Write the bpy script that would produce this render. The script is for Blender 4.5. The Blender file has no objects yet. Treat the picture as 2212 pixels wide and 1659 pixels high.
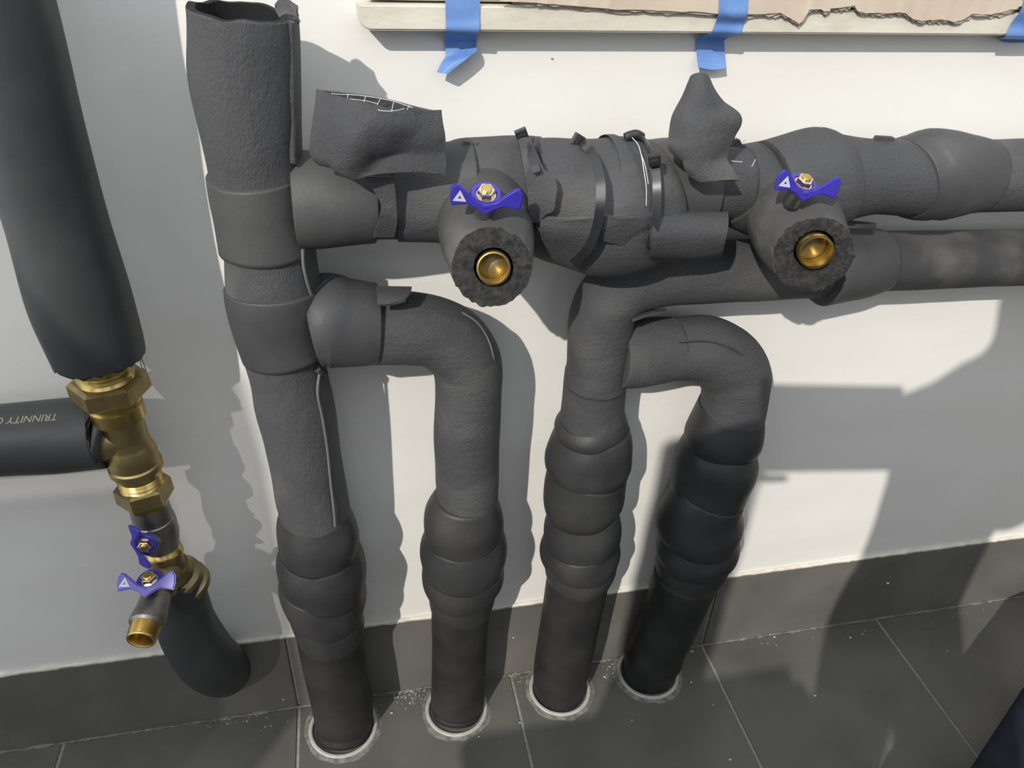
import bpy, bmesh, math, random
from mathutils import Vector, Matrix, noise

random.seed(7)
scene = bpy.context.scene
C = scene.collection

# ------------------------------------------------------------------ camera
F_PX = 1665.0
_d = Vector((990 - 1106, 3370 - 829.5, F_PX)).normalized()      # plumb direction seen by the camera
_h = Vector((8681, -701, F_PX)); _h = (_h - _d * _h.dot(_d)).normalized()   # direction along the wall
_n = _h.cross(_d)                                               # into the wall
CAM = Vector((0.0, -1.0, 1.4006))
AX = Vector((_h.x, _n.x, -_d.x)); AY = Vector((_h.y, _n.y, -_d.y)); AZ = Vector((_h.z, _n.z, -_d.z))
cd = bpy.data.cameras.new('camera'); cam = bpy.data.objects.new('camera', cd); C.objects.link(cam)
cam.matrix_world = Matrix(((AX.x, -AY.x, -AZ.x, CAM.x), (AX.y, -AY.y, -AZ.y, CAM.y), (AX.z, -AY.z, -AZ.z, CAM.z), (0, 0, 0, 1)))
cd.sensor_width = 36.0; cd.lens = 36.0 * F_PX / 2212.0; cd.clip_start = 0.01
scene.camera = cam

# ------------------------------------------------------------------ light
world = bpy.data.worlds.new('sky'); scene.world = world; world.use_nodes = True
bg = world.node_tree.nodes['Background']
bg.inputs[0].default_value = (0.90, 0.95, 1.0, 1); bg.inputs[1].default_value = 1.42
SUN = Vector((0.75, 1.0, -0.82)).normalized()
sd = bpy.data.lights.new('sun', 'SUN'); sd.energy = 3.1; sd.angle = math.radians(0.6); sd.color = (1.0, 0.94, 0.85)
sun = bpy.data.objects.new('sun', sd); C.objects.link(sun); sun.location = (-3, -4, 4)
sun.rotation_euler = SUN.to_track_quat('-Z', 'Y').to_euler()
vs = scene.view_settings
vs.view_transform = 'Standard'; vs.look = 'None'; vs.gamma = 1.0; vs.use_curve_mapping = False; vs.exposure = 0.0

# ------------------------------------------------------------------ materials
def new_mat(name):
    m = bpy.data.materials.new(name); m.use_nodes = True
    nt = m.node_tree; b = nt.nodes['Principled BSDF']
    return m, nt, b

def mat(name, col, rough=0.6, metal=0.0, var=0.0, vscale=20.0, col2=None, bump=0.0, bscale=300.0, bdist=0.001, spec=0.5,
        stretch=(1, 1, 1), vdet=5.0, bump2=0.0, b2scale=60.0, ramp=(0.35, 0.65)):
    m, nt, b = new_mat(name); N = nt.nodes; L = nt.links
    b.inputs['Base Color'].default_value = (*col, 1); b.inputs['Roughness'].default_value = rough
    b.inputs['Metallic'].default_value = metal; b.inputs['Specular IOR Level'].default_value = spec
    tc = N.new('ShaderNodeNewGeometry'); mp = N.new('ShaderNodeMapping'); mp.inputs['Scale'].default_value = stretch
    L.new(tc.outputs['Position'], mp.inputs['Vector'])
    if col2 is not None:
        nz = N.new('ShaderNodeTexNoise'); nz.inputs['Scale'].default_value = vscale; nz.inputs['Detail'].default_value = vdet
        L.new(mp.outputs[0], nz.inputs['Vector'])
        rp = N.new('ShaderNodeValToRGB'); rp.color_ramp.elements[0].position = ramp[0]; rp.color_ramp.elements[1].position = ramp[1]
        rp.color_ramp.elements[0].color = (*col, 1); rp.color_ramp.elements[1].color = (*col2, 1)
        L.new(nz.outputs['Fac'], rp.inputs[0]); L.new(rp.outputs[0], b.inputs['Base Color'])
    last = None
    for (st, sc, di) in ((bump, bscale, bdist), (bump2, b2scale, bdist * 4)):
        if st > 0:
            nz = N.new('ShaderNodeTexNoise'); nz.inputs['Scale'].default_value = sc; nz.inputs['Detail'].default_value = 6.0
            nz.inputs['Roughness'].default_value = 0.62
            L.new(mp.outputs[0], nz.inputs['Vector'])
            bp = N.new('ShaderNodeBump'); bp.inputs['Strength'].default_value = st; bp.inputs['Distance'].default_value = di
            L.new(nz.outputs['Fac'], bp.inputs['Height'])
            if last: L.new(last.outputs[0], bp.inputs['Normal'])
            last = bp
    if last: L.new(last.outputs[0], b.inputs['Normal'])
    return m

FOAM = dict(rough=0.62, spec=0.35, bump=0.9, bscale=460.0, bdist=0.0019, bump2=0.35, b2scale=70.0, vscale=14.0, vdet=7.0, ramp=(0.45, 0.8))
M = {}
M['foam'] = mat('black_foam', (0.068, 0.070, 0.076), col2=(0.114, 0.114, 0.113), **FOAM)
M['foam_v'] = mat('black_foam_vertical_grain', (0.082, 0.084, 0.090), col2=(0.21, 0.208, 0.200), stretch=(1, 1, 0.45), **{**FOAM, 'ramp': (0.5, 0.92), 'vscale': 9.0})
M['foam_h'] = mat('black_foam_horizontal_grain', (0.070, 0.072, 0.078), col2=(0.17, 0.168, 0.163), stretch=(0.45, 1, 1), **{**FOAM, 'ramp': (0.5, 0.92), 'vscale': 9.0})
M['wrap'] = mat('foam_tape', (0.050, 0.0515, 0.057), col2=(0.078, 0.079, 0.081), rough=0.55, spec=0.4, bump=0.3, bscale=380.0, bdist=0.0008, bump2=0.35, b2scale=35.0, vscale=9.0)
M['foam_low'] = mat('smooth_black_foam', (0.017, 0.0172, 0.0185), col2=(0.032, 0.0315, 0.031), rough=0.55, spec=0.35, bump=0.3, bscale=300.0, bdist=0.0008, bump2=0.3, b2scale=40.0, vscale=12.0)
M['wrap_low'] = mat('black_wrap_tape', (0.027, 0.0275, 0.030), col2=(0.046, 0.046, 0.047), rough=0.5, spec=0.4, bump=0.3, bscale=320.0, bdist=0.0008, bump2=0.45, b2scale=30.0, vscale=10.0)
M['dusty'] = mat('dusty_foam', (0.050, 0.050, 0.053), col2=(0.17, 0.165, 0.155), rough=0.7, spec=0.3, bump=0.4, bscale=400.0, bdist=0.001, vscale=9.0, vdet=8.0, ramp=(0.5, 0.85))
M['cut'] = mat('cut_foam', (0.028, 0.028, 0.030), col2=(0.065, 0.064, 0.064), rough=0.8, spec=0.25, bump=1.0, bscale=330.0, bdist=0.004, vscale=160.0)
M['rubber'] = mat('smooth_rubber', (0.030, 0.034, 0.037), col2=(0.050, 0.053, 0.055), rough=0.5, spec=0.4, bump=0.15, bscale=200.0, vscale=8.0)
M['seam'] = mat('seam_edge', (0.16, 0.16, 0.165), rough=0.6, bump=0.6, bscale=500)
M['inside'] = mat('foam_inside', (0.02, 0.02, 0.022), rough=0.9, spec=0.2, bump=0.5, bscale=200)
M['wall'] = mat('wall_paint', (0.80, 0.785, 0.755), col2=(0.85, 0.84, 0.815), rough=0.75, spec=0.25, vscale=5.0, bump=0.12, bscale=60.0, bdist=0.002, stretch=(0.6, 1, 1.6))
M['tile'] = mat('dark_tile', (0.130, 0.126, 0.116), col2=(0.170, 0.165, 0.152), rough=0.42, spec=0.4, vscale=7.0, vdet=8.0, bump=0.12, bscale=90.0, bdist=0.001)
M['tile_floor'] = mat('dark_floor_tile', (0.095, 0.093, 0.083), col2=(0.130, 0.126, 0.112), rough=0.40, spec=0.4, vscale=6.0, vdet=8.0, bump=0.12, bscale=90.0, bdist=0.001)
M['grout'] = mat('grout', (0.24, 0.23, 0.215), col2=(0.31, 0.30, 0.28), rough=0.9, vscale=80, bump=0.6, bscale=300)
M['sealant'] = mat('sealant', (0.66, 0.61, 0.53), col2=(0.78, 0.75, 0.69), rough=0.6, vscale=45, bump=0.5, bscale=180, bdist=0.002)
M['mortar'] = mat('mortar', (0.13, 0.126, 0.116), col2=(0.25, 0.245, 0.225), rough=0.9, vscale=70, bump=0.8, bscale=260, bdist=0.003)
M['pvc'] = mat('grey_pvc', (0.40, 0.40, 0.365), col2=(0.48, 0.475, 0.44), rough=0.55, vscale=60)
M['stone'] = mat('cream_stone', (0.60, 0.565, 0.475), col2=(0.70, 0.67, 0.59), rough=0.6, vscale=30, vdet=9, bump=0.4, bscale=160, bdist=0.0015, stretch=(0.5, 1, 1))
M['card'] = mat('cardboard', (0.53, 0.445, 0.355), col2=(0.60, 0.515, 0.42), rough=0.85, spec=0.2, vscale=14, bump=0.3, bscale=200)
M['card_edge'] = mat('torn_card_edge', (0.40, 0.335, 0.265), col2=(0.54, 0.47, 0.38), rough=0.9, spec=0.2, vscale=60, bump=0.8, bscale=250)
M['tape'] = mat('blue_tape', (0.115, 0.235, 0.55), col2=(0.16, 0.30, 0.64), rough=0.55, vscale=25, bump=0.35, bscale=130, bdist=0.0008)
M['blue'] = mat('blue_plastic', (0.045, 0.035, 0.36), rough=0.28, spec=0.5, bump=0.05, bscale=120)
M['white'] = mat('white_print', (0.80, 0.80, 0.86), rough=0.5)
M['print'] = mat('pale_print', (0.34, 0.31, 0.19), rough=0.7)
M['brass'] = mat('brass', (0.50, 0.37, 0.125), col2=(0.62, 0.47, 0.18), metal=1.0, rough=0.30, vscale=40, bump=0.25, bscale=140, bdist=0.0006)
M['brass_cast'] = mat('cast_brass', (0.34, 0.27, 0.125), col2=(0.44, 0.35, 0.165), metal=1.0, rough=0.42, vscale=50, bump=0.6, bscale=420, bdist=0.0006)
M['brass_old'] = mat('dull_brass', (0.27, 0.22, 0.12), col2=(0.36, 0.30, 0.17), metal=1.0, rough=0.45, vscale=60, bump=0.5, bscale=300, bdist=0.0006)
M['nickel'] = mat('dull_nickel', (0.26, 0.25, 0.235), col2=(0.38, 0.365, 0.33), metal=1.0, rough=0.42, vscale=55, bump=0.5, bscale=260, bdist=0.0006)
M['steel'] = mat('yellow_zinc', (0.70, 0.60, 0.42), metal=1.0, rough=0.25)
M['nylon'] = mat('black_nylon', (0.022, 0.023, 0.026), rough=0.3, spec=0.6)
M['thread'] = mat('white_thread', (0.72, 0.72, 0.74), rough=0.8)
M['navy'] = mat('navy_cloth', (0.012, 0.014, 0.022), col2=(0.018, 0.02, 0.03), rough=0.9, spec=0.15, vscale=30, bump=0.4, bscale=500)
M['skin'] = mat('skin', (0.52, 0.34, 0.25), rough=0.55)
M['hair'] = mat('dark_hair', (0.02, 0.015, 0.012), rough=0.6)
M['shoe'] = mat('dark_shoe', (0.02, 0.02, 0.02), rough=0.5)
M['phone'] = mat('phone_body', (0.015, 0.015, 0.018), rough=0.25)

# ------------------------------------------------------------------ helpers
def PX(x, y, a):
    """Point seen at photo position x, y that stands a metres in front of the wall."""
    v = AX * (x - 1106) + AY * (y - 829.5) + AZ * F_PX
    return CAM + v * ((-a - CAM.y) / v.y)

def FL(x, y, z=0.0):
    v = AX * (x - 1106) + AY * (y - 829.5) + AZ * F_PX
    return CAM + v * ((z - CAM.z) / v.z)

def scl(p):
    return (p - CAM).dot(AZ) / F_PX          # metres per pixel at p

def tag(o, label, cat, group=None, kind=None):
    if label: o['label'] = label
    if cat: o['category'] = cat
    if group: o['group'] = group
    if kind: o['kind'] = kind
    return o

def empty(name, loc, label, cat, group=None):
    o = bpy.data.objects.new(name, None); C.objects.link(o); o.location = loc
    o.empty_display_size = 0.05
    return tag(o, label, cat, group)

def link(name, me, m, parent=None, smooth=True, label=None):
    o = bpy.data.objects.new(name, me); C.objects.link(o)
    if m is not None and not me.materials: me.materials.append(m)
    if smooth:
        for p in me.polygons: p.use_smooth = True
    if parent is not None:
        o.parent = parent
        if parent.type == 'EMPTY': o.matrix_parent_inverse = Matrix.Translation(-parent.location)
    if label: o['label'] = label
    return o

def from_bm(name, bm, m, parent=None, smooth=True, label=None):
    bmesh.ops.recalc_face_normals(bm, faces=bm.faces)
    me = bpy.data.meshes.new(name); bm.to_mesh(me); bm.free()
    return link(name, me, m, parent, smooth, label)

def cr(p0, p1, p2, p3, t):
    return 0.5 * ((2 * p1) + (p2 - p0) * t + (2 * p0 - 5 * p1 + 4 * p2 - p3) * t * t + (3 * p1 - p0 - 3 * p2 + p3) * t ** 3)

def spline(pts, sub):
    out = []
    n = len(pts)
    for i in range(n - 1):
        p0 = pts[i - 1] if i > 0 else pts[0] * 2 - pts[1]
        p3 = pts[i + 2] if i + 2 < n else pts[-1] * 2 - pts[-2]
        for k in range(sub):
            out.append(cr(p0, pts[i], pts[i + 1], p3, k / sub))
    out.append(pts[-1].copy() if hasattr(pts[-1], 'copy') else pts[-1])
    return out

def stops_of(stops):
    pts, rad = [], []
    for s in stops:
        if len(s) == 5:
            x1, y1, x2, y2, a = s
            p = PX((x1 + x2) / 2, (y1 + y2) / 2, a)
            pts.append(p); rad.append(math.hypot(x2 - x1, y2 - y1) / 2 * scl(p))
        else:
            pts.append(s[0]); rad.append(s[1])
    return pts, rad

def on_tube(stops, px, py, lift=0.0006):
    """Point of a tube's near surface seen at photo position px, py."""
    best = None
    for (s0, s1) in zip(stops[:-1], stops[1:]):
        if len(s0) != 5 or len(s1) != 5: continue
        for q in range(21):
            u = q / 20
            x1, y1, x2, y2, a = [s0[k] * (1 - u) + s1[k] * u for k in range(5)]
            cx_, cy_ = (x1 + x2) / 2, (y1 + y2) / 2
            d = math.hypot(px - cx_, py - cy_)
            if best is None or d < best[0]: best = (d, math.hypot(x2 - x1, y2 - y1) / 2, a, s0, s1)
    d, half, a, s0, s1 = best
    axd = (PX((s1[0] + s1[2]) / 2, (s1[1] + s1[3]) / 2, s1[4]) - PX((s0[0] + s0[2]) / 2, (s0[1] + s0[3]) / 2, s0[4])).normalized()
    fr = min(d / half, 0.985)
    p = PX(px, py, a); v = (CAM - p).normalized()
    return p + v * ((half * scl(p) * math.sqrt(1 - fr * fr) + lift) / (v - axd * v.dot(axd)).length)

def seam(parent, m, stops, pts, r, seg=6):
    return wire('seam_lip', parent, m, [on_tube(stops, x, y, 0.0012) for x, y in pts], r, seg=seg)

def tube(name, parent, m, stops, seg=40, sub=8, lump=0.0, lfreq=14.0, cap=(True, True), hollow=(0, 0), tilt=(0, 0), tphi=0.0,
         clamp=True, smooth_sub=True, flat=1.0, ragged=(0, 0), bevel=0.0, label=None, cutmat=None, seed=0.0, zmin=None, twist=0.0, bulge=0.0):
    """A foam tube swept along the stops; hollow = depth of an open end, tilt = slant of its ends, ragged = torn ends."""
    P, Rr = stops_of(stops)
    pp = spline(P, sub); rr = spline(Rr, sub) if len(Rr) > 1 else Rr
    n = len(pp)
    tang = []
    for i in range(n):
        t = pp[min(i + 1, n - 1)] - pp[max(i - 1, 0)]
        tang.append(t.normalized())
    ref = Vector((0, -1, 0)) if abs(tang[0].y) < 0.8 else Vector((0, 0, 1))
    e1 = (ref - tang[0] * ref.dot(tang[0])).normalized()
    bm = bmesh.new(); rings = []
    for i in range(n):
        if i: e1 = (e1 - tang[i] * e1.dot(tang[i])).normalized()
        e2 = tang[i].cross(e1)
        u = i / (n - 1)
        ring = []
        for k in range(seg):
            th = 2 * math.pi * k / seg
            dirv = e1 * math.cos(th + twist * u) * flat + e2 * math.sin(th + twist * u)
            p = pp[i] + dirv * (rr[i] + bulge * (math.sin(math.pi * u) - 0.6))
            if lump: p += dirv * (lump * noise.noise(p * lfreq + Vector((seed, 0, seed))))
            w = tilt[0] * (1 - u) + tilt[1] * u
            if w: p += tang[i] * (w * math.cos(th - tphi))
            if i == 0 and ragged[0]: p += tang[i] * ragged[0] * noise.noise(Vector((math.cos(th) * 2.2, math.sin(th) * 2.2, seed)))
            if i == n - 1 and ragged[1]: p += tang[i] * ragged[1] * noise.noise(Vector((math.cos(th) * 5, math.sin(th) * 5, seed + 3)))
            if clamp and p.y > -0.0075: p.y = -0.0075
            if zmin is not None and p.z < zmin: p.z = zmin
            ring.append(bm.verts.new(p))
        rings.append(ring)
    def bridge(r1, r2, mi=0):
        for k in range(seg):
            f = bm.faces.new((r1[k], r1[(k + 1) % seg], r2[(k + 1) % seg], r2[k])); f.material_index = mi
    for i in range(n - 1): bridge(rings[i], rings[i + 1])
    for end in (0, 1):
        base = rings[0] if end == 0 else rings[-1]
        ctr = pp[0] if end == 0 else pp[-1]
        tg = -tang[0] if end == 0 else tang[-1]
        cc = sum((v.co for v in base), Vector()) / seg
        if hollow[end]:
            th_, dep = hollow[end]
            i1 = [bm.verts.new(cc + (v.co - cc) * (1 - th_)) for v in base]
            i2 = [bm.verts.new(v.co - tg * dep) for v in i1]
            bridge(base, i1, 1); bridge(i1, i2, 1)
            f = bm.faces.new(i2); f.material_index = 1
        elif cap[end]:
            i1 = [bm.verts.new(cc + (v.co - cc) * 0.93 + tg * 0.001) for v in base]
            bridge(base, i1, 1); f = bm.faces.new(i1); f.material_index = 1
    me_m = [m, cutmat or m]
    bmesh.ops.recalc_face_normals(bm, faces=bm.faces)
    me = bpy.data.meshes.new(name); bm.to_mesh(me); bm.free()
    for q in me_m: me.materials.append(q)
    o = link(name, me, None, parent, True, label)
    for p in me.polygons:
        if p.material_index == 1: p.use_smooth = False
    # keep end edges crisp
    return o

def lathe(name, parent, m, p0, p1, prof, seg=40, closed=False, smooth=True, hexa=False, rot=0.0, label=None):
    """Turn prof = [(t along p0-p1 in metres, radius), ...] about the axis p0 -> p1."""
    ax = (p1 - p0).normalized()
    ref = Vector((0, -1, 0)) if abs(ax.y) < 0.8 else Vector((0, 0, 1))
    e1 = (ref - ax * ref.dot(ax)).normalized(); e2 = ax.cross(e1)
    bm = bmesh.new(); rings = []
    sg = 6 if hexa else seg
    for (t, r) in prof:
        rings.append([bm.verts.new(p0 + ax * t + (e1 * math.cos(2 * math.pi * k / sg + rot) + e2 * math.sin(2 * math.pi * k / sg + rot)) * max(r, 1e-5)) for k in range(sg)])
    for i in range(len(rings) - 1):
        for k in range(sg): bm.faces.new((rings[i][k], rings[i][(k + 1) % sg], rings[i + 1][(k + 1) % sg], rings[i + 1][k]))
    if closed:
        for k in range(sg): bm.faces.new((rings[-1][k], rings[-1][(k + 1) % sg], rings[0][(k + 1) % sg], rings[0][k]))
    else:
        bm.faces.new(rings[0]); bm.faces.new(rings[-1])
    o = from_bm(name, bm, m, parent, smooth and not hexa, label)
    if smooth and not hexa: crisp(o)
    return o

def crisp(o, ang=35):
    me = o.data
    bm = bmesh.new(); bm.from_mesh(me)
    for e in bm.edges:
        if len(e.link_faces) == 2 and e.calc_face_angle(0) > math.radians(ang): e.smooth = False
    bm.to_mesh(me); bm.free()

def box(name, parent, m, lo, hi, bev=0.0, smooth=False, label=None):
    bm = bmesh.new(); bmesh.ops.create_cube(bm, size=1.0)
    for v in bm.verts:
        v.co = Vector([(lo[i] + hi[i]) / 2 + v.co[i] * (hi[i] - lo[i]) for i in range(3)])
    if bev: bmesh.ops.bevel(bm, geom=bm.edges[:], offset=bev, segments=2, affect='EDGES')
    return from_bm(name, bm, m, parent, smooth, label)

def sheet(name, parent, m, rows, thick=0.006, sub=6, lump=0.0, lfreq=20.0, label=None, backmat=None, world_pts=False, seed=0.0, linear=False):
    """A curved sheet lofted through rows of (x, y, distance from wall) points."""
    R = [[(q if world_pts else PX(*q)) for q in row] for row in rows]
    s = 1 if linear else sub
    R = [spline(r, s) for r in R]
    cols = [spline([r[j] for r in R], s) for j in range(len(R[0]))]
    nr, nc = len(cols[0]), len(cols)
    bm = bmesh.new()
    g = [[bm.verts.new(cols[j][i]) for j in range(nc)] for i in range(nr)]
    for i in range(nr - 1):
        for j in range(nc - 1): bm.faces.new((g[i][j], g[i][j + 1], g[i + 1][j + 1], g[i + 1][j]))
    bm.normal_update()
    if lump:
        for v in bm.verts: v.co += v.normal * (lump * noise.noise(v.co * lfreq + Vector((seed, seed, 0))))
    if thick:
        bm.normal_update()
        nrm = {v: v.normal.copy() for v in bm.verts}
        top = [[g[i][j] for j in range(nc)] for i in range(nr)]
        bot = [[bm.verts.new(g[i][j].co - nrm[g[i][j]] * thick) for j in range(nc)] for i in range(nr)]
        for i in range(nr - 1):
            for j in range(nc - 1):
                f = bm.faces.new((bot[i][j], bot[i + 1][j], bot[i + 1][j + 1], bot[i][j + 1]))
                f.material_index = 1
        def rim(a, b, c, d): bm.faces.new((a, b, c, d))
        for j in range(nc - 1):
            rim(top[0][j], bot[0][j], bot[0][j + 1], top[0][j + 1]); rim(top[-1][j], top[-1][j + 1], bot[-1][j + 1], bot[-1][j])
        for i in range(nr - 1):
            rim(top[i][0], top[i + 1][0], bot[i + 1][0], bot[i][0]); rim(top[i][-1], bot[i][-1], bot[i + 1][-1], top[i + 1][-1])
    bmesh.ops.recalc_face_normals(bm, faces=bm.faces)
    me = bpy.data.meshes.new(name); bm.to_mesh(me); bm.free()
    me.materials.append(m); me.materials.append(backmat or m)
    o = link(name, me, None, parent, True, label); crisp(o, 50)
    return o

def wire(name, parent, m, pts, r, seg=6, sub=4, label=None):
    st = [(p, r) for p in pts]
    return tube(name, parent, m, st, seg=seg, sub=sub, clamp=False, label=label)

def plate(name, parent, m, o3, ex, ew, en, poly, thick, bev=0.0, label=None):
    """Extruded polygon: poly in the (ex, ew) plane at o3, thickness along en."""
    bm = bmesh.new()
    a = [bm.verts.new(o3 + ex * x + ew * w - en * thick / 2) for x, w in poly]
    b = [bm.verts.new(o3 + ex * x + ew * w + en * thick / 2) for x, w in poly]
    n = len(poly)
    fa = bm.faces.new(a); fb = bm.faces.new(b)
    for k in range(n): bm.faces.new((a[k], a[(k + 1) % n], b[(k + 1) % n], b[k]))
    bmesh.ops.recalc_face_normals(bm, faces=bm.faces)
    if bev:
        ed = [e for e in bm.edges if (fa in e.link_faces or fb in e.link_faces)]
        bmesh.ops.bevel(bm, geom=ed, offset=bev, segments=3, affect='EDGES')
    ngon = [f for f in bm.faces if len(f.verts) > 4]
    bmesh.ops.triangulate(bm, faces=ngon)
    o = from_bm(name, bm, m, parent, True, label); crisp(o, 40)
    return o

# ------------------------------------------------------------------ setting
wl = box('wall_back', None, M['wall'], (-2.6, 0.0, -0.05), (3.4, 0.12, 2.7)); tag(wl, 'white painted plaster wall behind the pipes', 'wall', kind='structure')
bb = box('baseboard_back', None, M['grout'], (-2.6, -0.0035, -0.02), (3.4, 0.004, 0.205)); tag(bb, 'dark grey tiled skirting along the wall', 'baseboard', kind='structure')
def shared_tile(name, parent, size, loc, me_cache={}):
    key = (name, size)
    if key not in me_cache:
        bm = bmesh.new(); bmesh.ops.create_cube(bm, size=1.0)
        for v in bm.verts: v.co = Vector((v.co.x * size[0], v.co.y * size[1], v.co.z * size[2]))
        bmesh.ops.bevel(bm, geom=bm.edges[:], offset=0.0012, segments=1, affect='EDGES')
        me = bpy.data.meshes.new(name); bm.to_mesh(me); bm.free(); me.materials.append(M['tile_floor'] if parent.name == 'floor' else M['tile']); me_cache[key] = me
    o = bpy.data.objects.new(name, me_cache[key]); C.objects.link(o); o.parent = parent; o.location = loc
    return o
X0, TW = -0.178, 0.4325
for k in range(-3, 4):
    shared_tile('tile', bb, (2 * TW - 0.006, 0.008, 0.207), (X0 + TW + 2 * TW * k, -0.003, 0.1035))
fl = box('floor', None, M['grout'], (-2.6, -3.0, -0.08), (3.4, 0.0, -0.0025)); tag(fl, 'dark grey tiled floor', 'floor', kind='structure')
for i in range(-5, 8):
    for j in range(4):
        shared_tile('tile', fl, (TW - 0.006, 0.86 - 0.006, 0.012), (X0 + TW * (i + 0.5), -0.008 - 0.86 * (j + 0.5), -0.006))

M['plaster'] = mat('grey_render', (0.26, 0.255, 0.245), col2=(0.32, 0.315, 0.30), rough=0.9, vscale=3)  # grey kept dark so the added walls bounce little light
for (nm_, lo_, hi_, lb_) in (('wall_front_blocker', (-2.6, -2.3, -0.05), (3.4, -2.15, 1.35), 'low grey parapet wall added out of view opposite the pipes to cut ambient light'), ('wall_right_blocker', (2.0, -2.15, -0.05), (2.1, 0.0, 2.7), 'grey wall added to the right out of view to cut ambient light')):  # unseen walls, added to hold back ambient light from front and right
    tag(box(nm_, None, M['plaster'], lo_, hi_), lb_, 'wall', kind='structure')

def bead(name, y, z, r, amp, label, m, seed, x0=-1.2, x1=2.2, fy=1.0):
    bm = bmesh.new(); rings = []
    n = 420
    for i in range(n + 1):
        x = x0 + (x1 - x0) * i / n
        rr = r + amp * noise.noise(Vector((x * 30, seed, 0))) + amp * 0.7 * noise.noise(Vector((x * 110, seed, 3)))
        rr = max(rr, 0.0006)
        rings.append([bm.verts.new((x, y + rr * fy * math.cos(2 * math.pi * k / 8), z + rr * math.sin(2 * math.pi * k / 8))) for k in range(8)])
    for i in range(n):
        for k in range(8): bm.faces.new((rings[i][k], rings[i][(k + 1) % 8], rings[i + 1][(k + 1) % 8], rings[i + 1][k]))
    o = from_bm(name, bm, m, None, True); tag(o, label, 'trim', kind='structure'); return o
bead('trim_1', -0.003, 0.2090, 0.0044, 0.0026, 'rough cream sealant line along the top of the skirting', M['sealant'], 1.0)
bead('trim_2', -0.0085, 0.0002, 0.0016, 0.0026, 'smeared pale grout along the foot of the skirting', M['mortar'], 5.0, fy=1.8)

# ------------------------------------------------------------------ pipe_1 : riser
def a1(y): return 0.112 - 0.034 * y / 1000.0
def S(lst, af): return [(x1, y1, x2, y2, af((y1 + y2) / 2)) for x1, y1, x2, y2 in lst]

riser = empty('insulated_riser', FL(742, 1570), 'black insulated riser with open foam top at the left of the manifold', 'pipe')
tube('top_sleeve', riser, M['foam_v'], S([(406, 17, 640, 31), (409, 60, 641, 62), (412, 105, 641, 105), (416, 178, 643, 178), (432, 268, 645, 262), (452, 365, 652, 350), (460, 400, 660, 395)], a1),
     lump=0.004, hollow=((0.16, 0.09), 0), cutmat=M['inside'], ragged=(0.005, 0), tilt=(-0.003, 0), seed=2, seg=56)
seam(riser, M['foam_v'], S([(406, 17, 640, 31), (409, 60, 641, 62), (412, 105, 641, 105), (416, 178, 643, 178), (432, 268, 645, 262), (452, 365, 652, 350), (460, 400, 660, 395)], a1), [(627, 48), (629, 120), (630, 200), (632, 260), (632, 320), (634, 350)], 0.0045, seg=8)
sheet('torn_corner', riser, M['foam'], [[(593, 14, 0.095), (610, 2, 0.09), (628, 8, 0.092), (644, 24, 0.10)], [(600, 30, 0.10), (614, 20, 0.098), (630, 26, 0.10), (644, 36, 0.108)], [(612, 50, 0.12), (620, 44, 0.118), (634, 48, 0.118), (642, 56, 0.118)]], thick=0.006, lump=0.003)
tube('tee_wrap', riser, M['wrap'], S([(450, 378, 656, 372), (458, 420, 664, 412), (467, 470, 672, 462), (479, 537, 682, 528)], a1), lump=0.003, tilt=(0.0, 0.0), seed=4, seg=56)
tube('middle_sleeve', riser, M['foam_v'], S([(484, 510, 678, 505), (488, 545, 680, 540), (491, 610, 690, 602), (500, 680, 694, 670)], a1), lump=0.002, seed=5)
seam(riser, M['seam'], S([(484, 510, 678, 505), (488, 545, 680, 540), (491, 610, 690, 602), (500, 680, 694, 670)], a1), [(654, 540), (655, 570), (661, 600), (670, 630), (681, 652)], 0.0022)
tube('branch_wrap', riser, M['wrap'], S([(491, 622, 694, 618), (495, 660, 700, 652), (505, 710, 706, 700), (527, 768, 712, 756)], a1), lump=0.004, tilt=(-0.010, -0.006), seed=6, seg=56)
tube('lower_sleeve', riser, M['foam_v'], S([(524, 750, 694, 742), (536, 800, 704, 790), (560, 900, 722, 888), (583, 1000, 737, 988), (600, 1080, 749, 1070), (610, 1130, 757, 1118)], a1), lump=0.003, seed=7)
seam(riser, M['seam'], S([(524, 750, 694, 742), (536, 800, 704, 790), (560, 900, 722, 888), (583, 1000, 737, 988), (600, 1080, 749, 1070), (610, 1130, 757, 1118)], a1), [(690, 806), (686, 850), (697, 905), (707, 970), (714, 1040), (721, 1100), (724, 1136)], 0.0022)
wire('torn_knot', riser, M['foam'], [on_tube(S([(524, 750, 694, 742), (536, 800, 704, 790), (560, 900, 722, 888), (583, 1000, 737, 988), (600, 1080, 749, 1070), (610, 1130, 757, 1118)], a1), x, y) for x, y in [(686, 798), (695, 806), (702, 806)]], 0.005, seg=6)
for k, q in enumerate([
    [(607, 1103, 755, 1092), (600, 1145, 769, 1135), (601, 1192, 774, 1180)],
    [(603, 1186, 774, 1182), (601, 1226, 787, 1213), (605, 1266, 791, 1254)],
    [(606, 1256, 788, 1250), (611, 1288, 785, 1285), (629, 1328, 783, 1318)],
    [(624, 1314, 781, 1310), (635, 1348, 781, 1342), (646, 1388, 779, 1374)]]):
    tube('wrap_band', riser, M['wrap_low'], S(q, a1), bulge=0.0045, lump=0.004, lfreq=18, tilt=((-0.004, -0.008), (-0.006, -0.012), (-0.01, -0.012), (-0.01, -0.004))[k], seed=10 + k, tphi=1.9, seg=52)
tube('floor_section', riser, M['foam_low'], S([(638, 1350, 775, 1342), (648, 1400, 780, 1392), (658, 1446, 789, 1436), (676, 1527, 803, 1506), (682, 1556, 806, 1548)], a1) + [(FL(744, 1571) + Vector((0, 0, -0.015)), 0.056)], lump=0.002, seed=15, zmin=-0.002)

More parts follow.
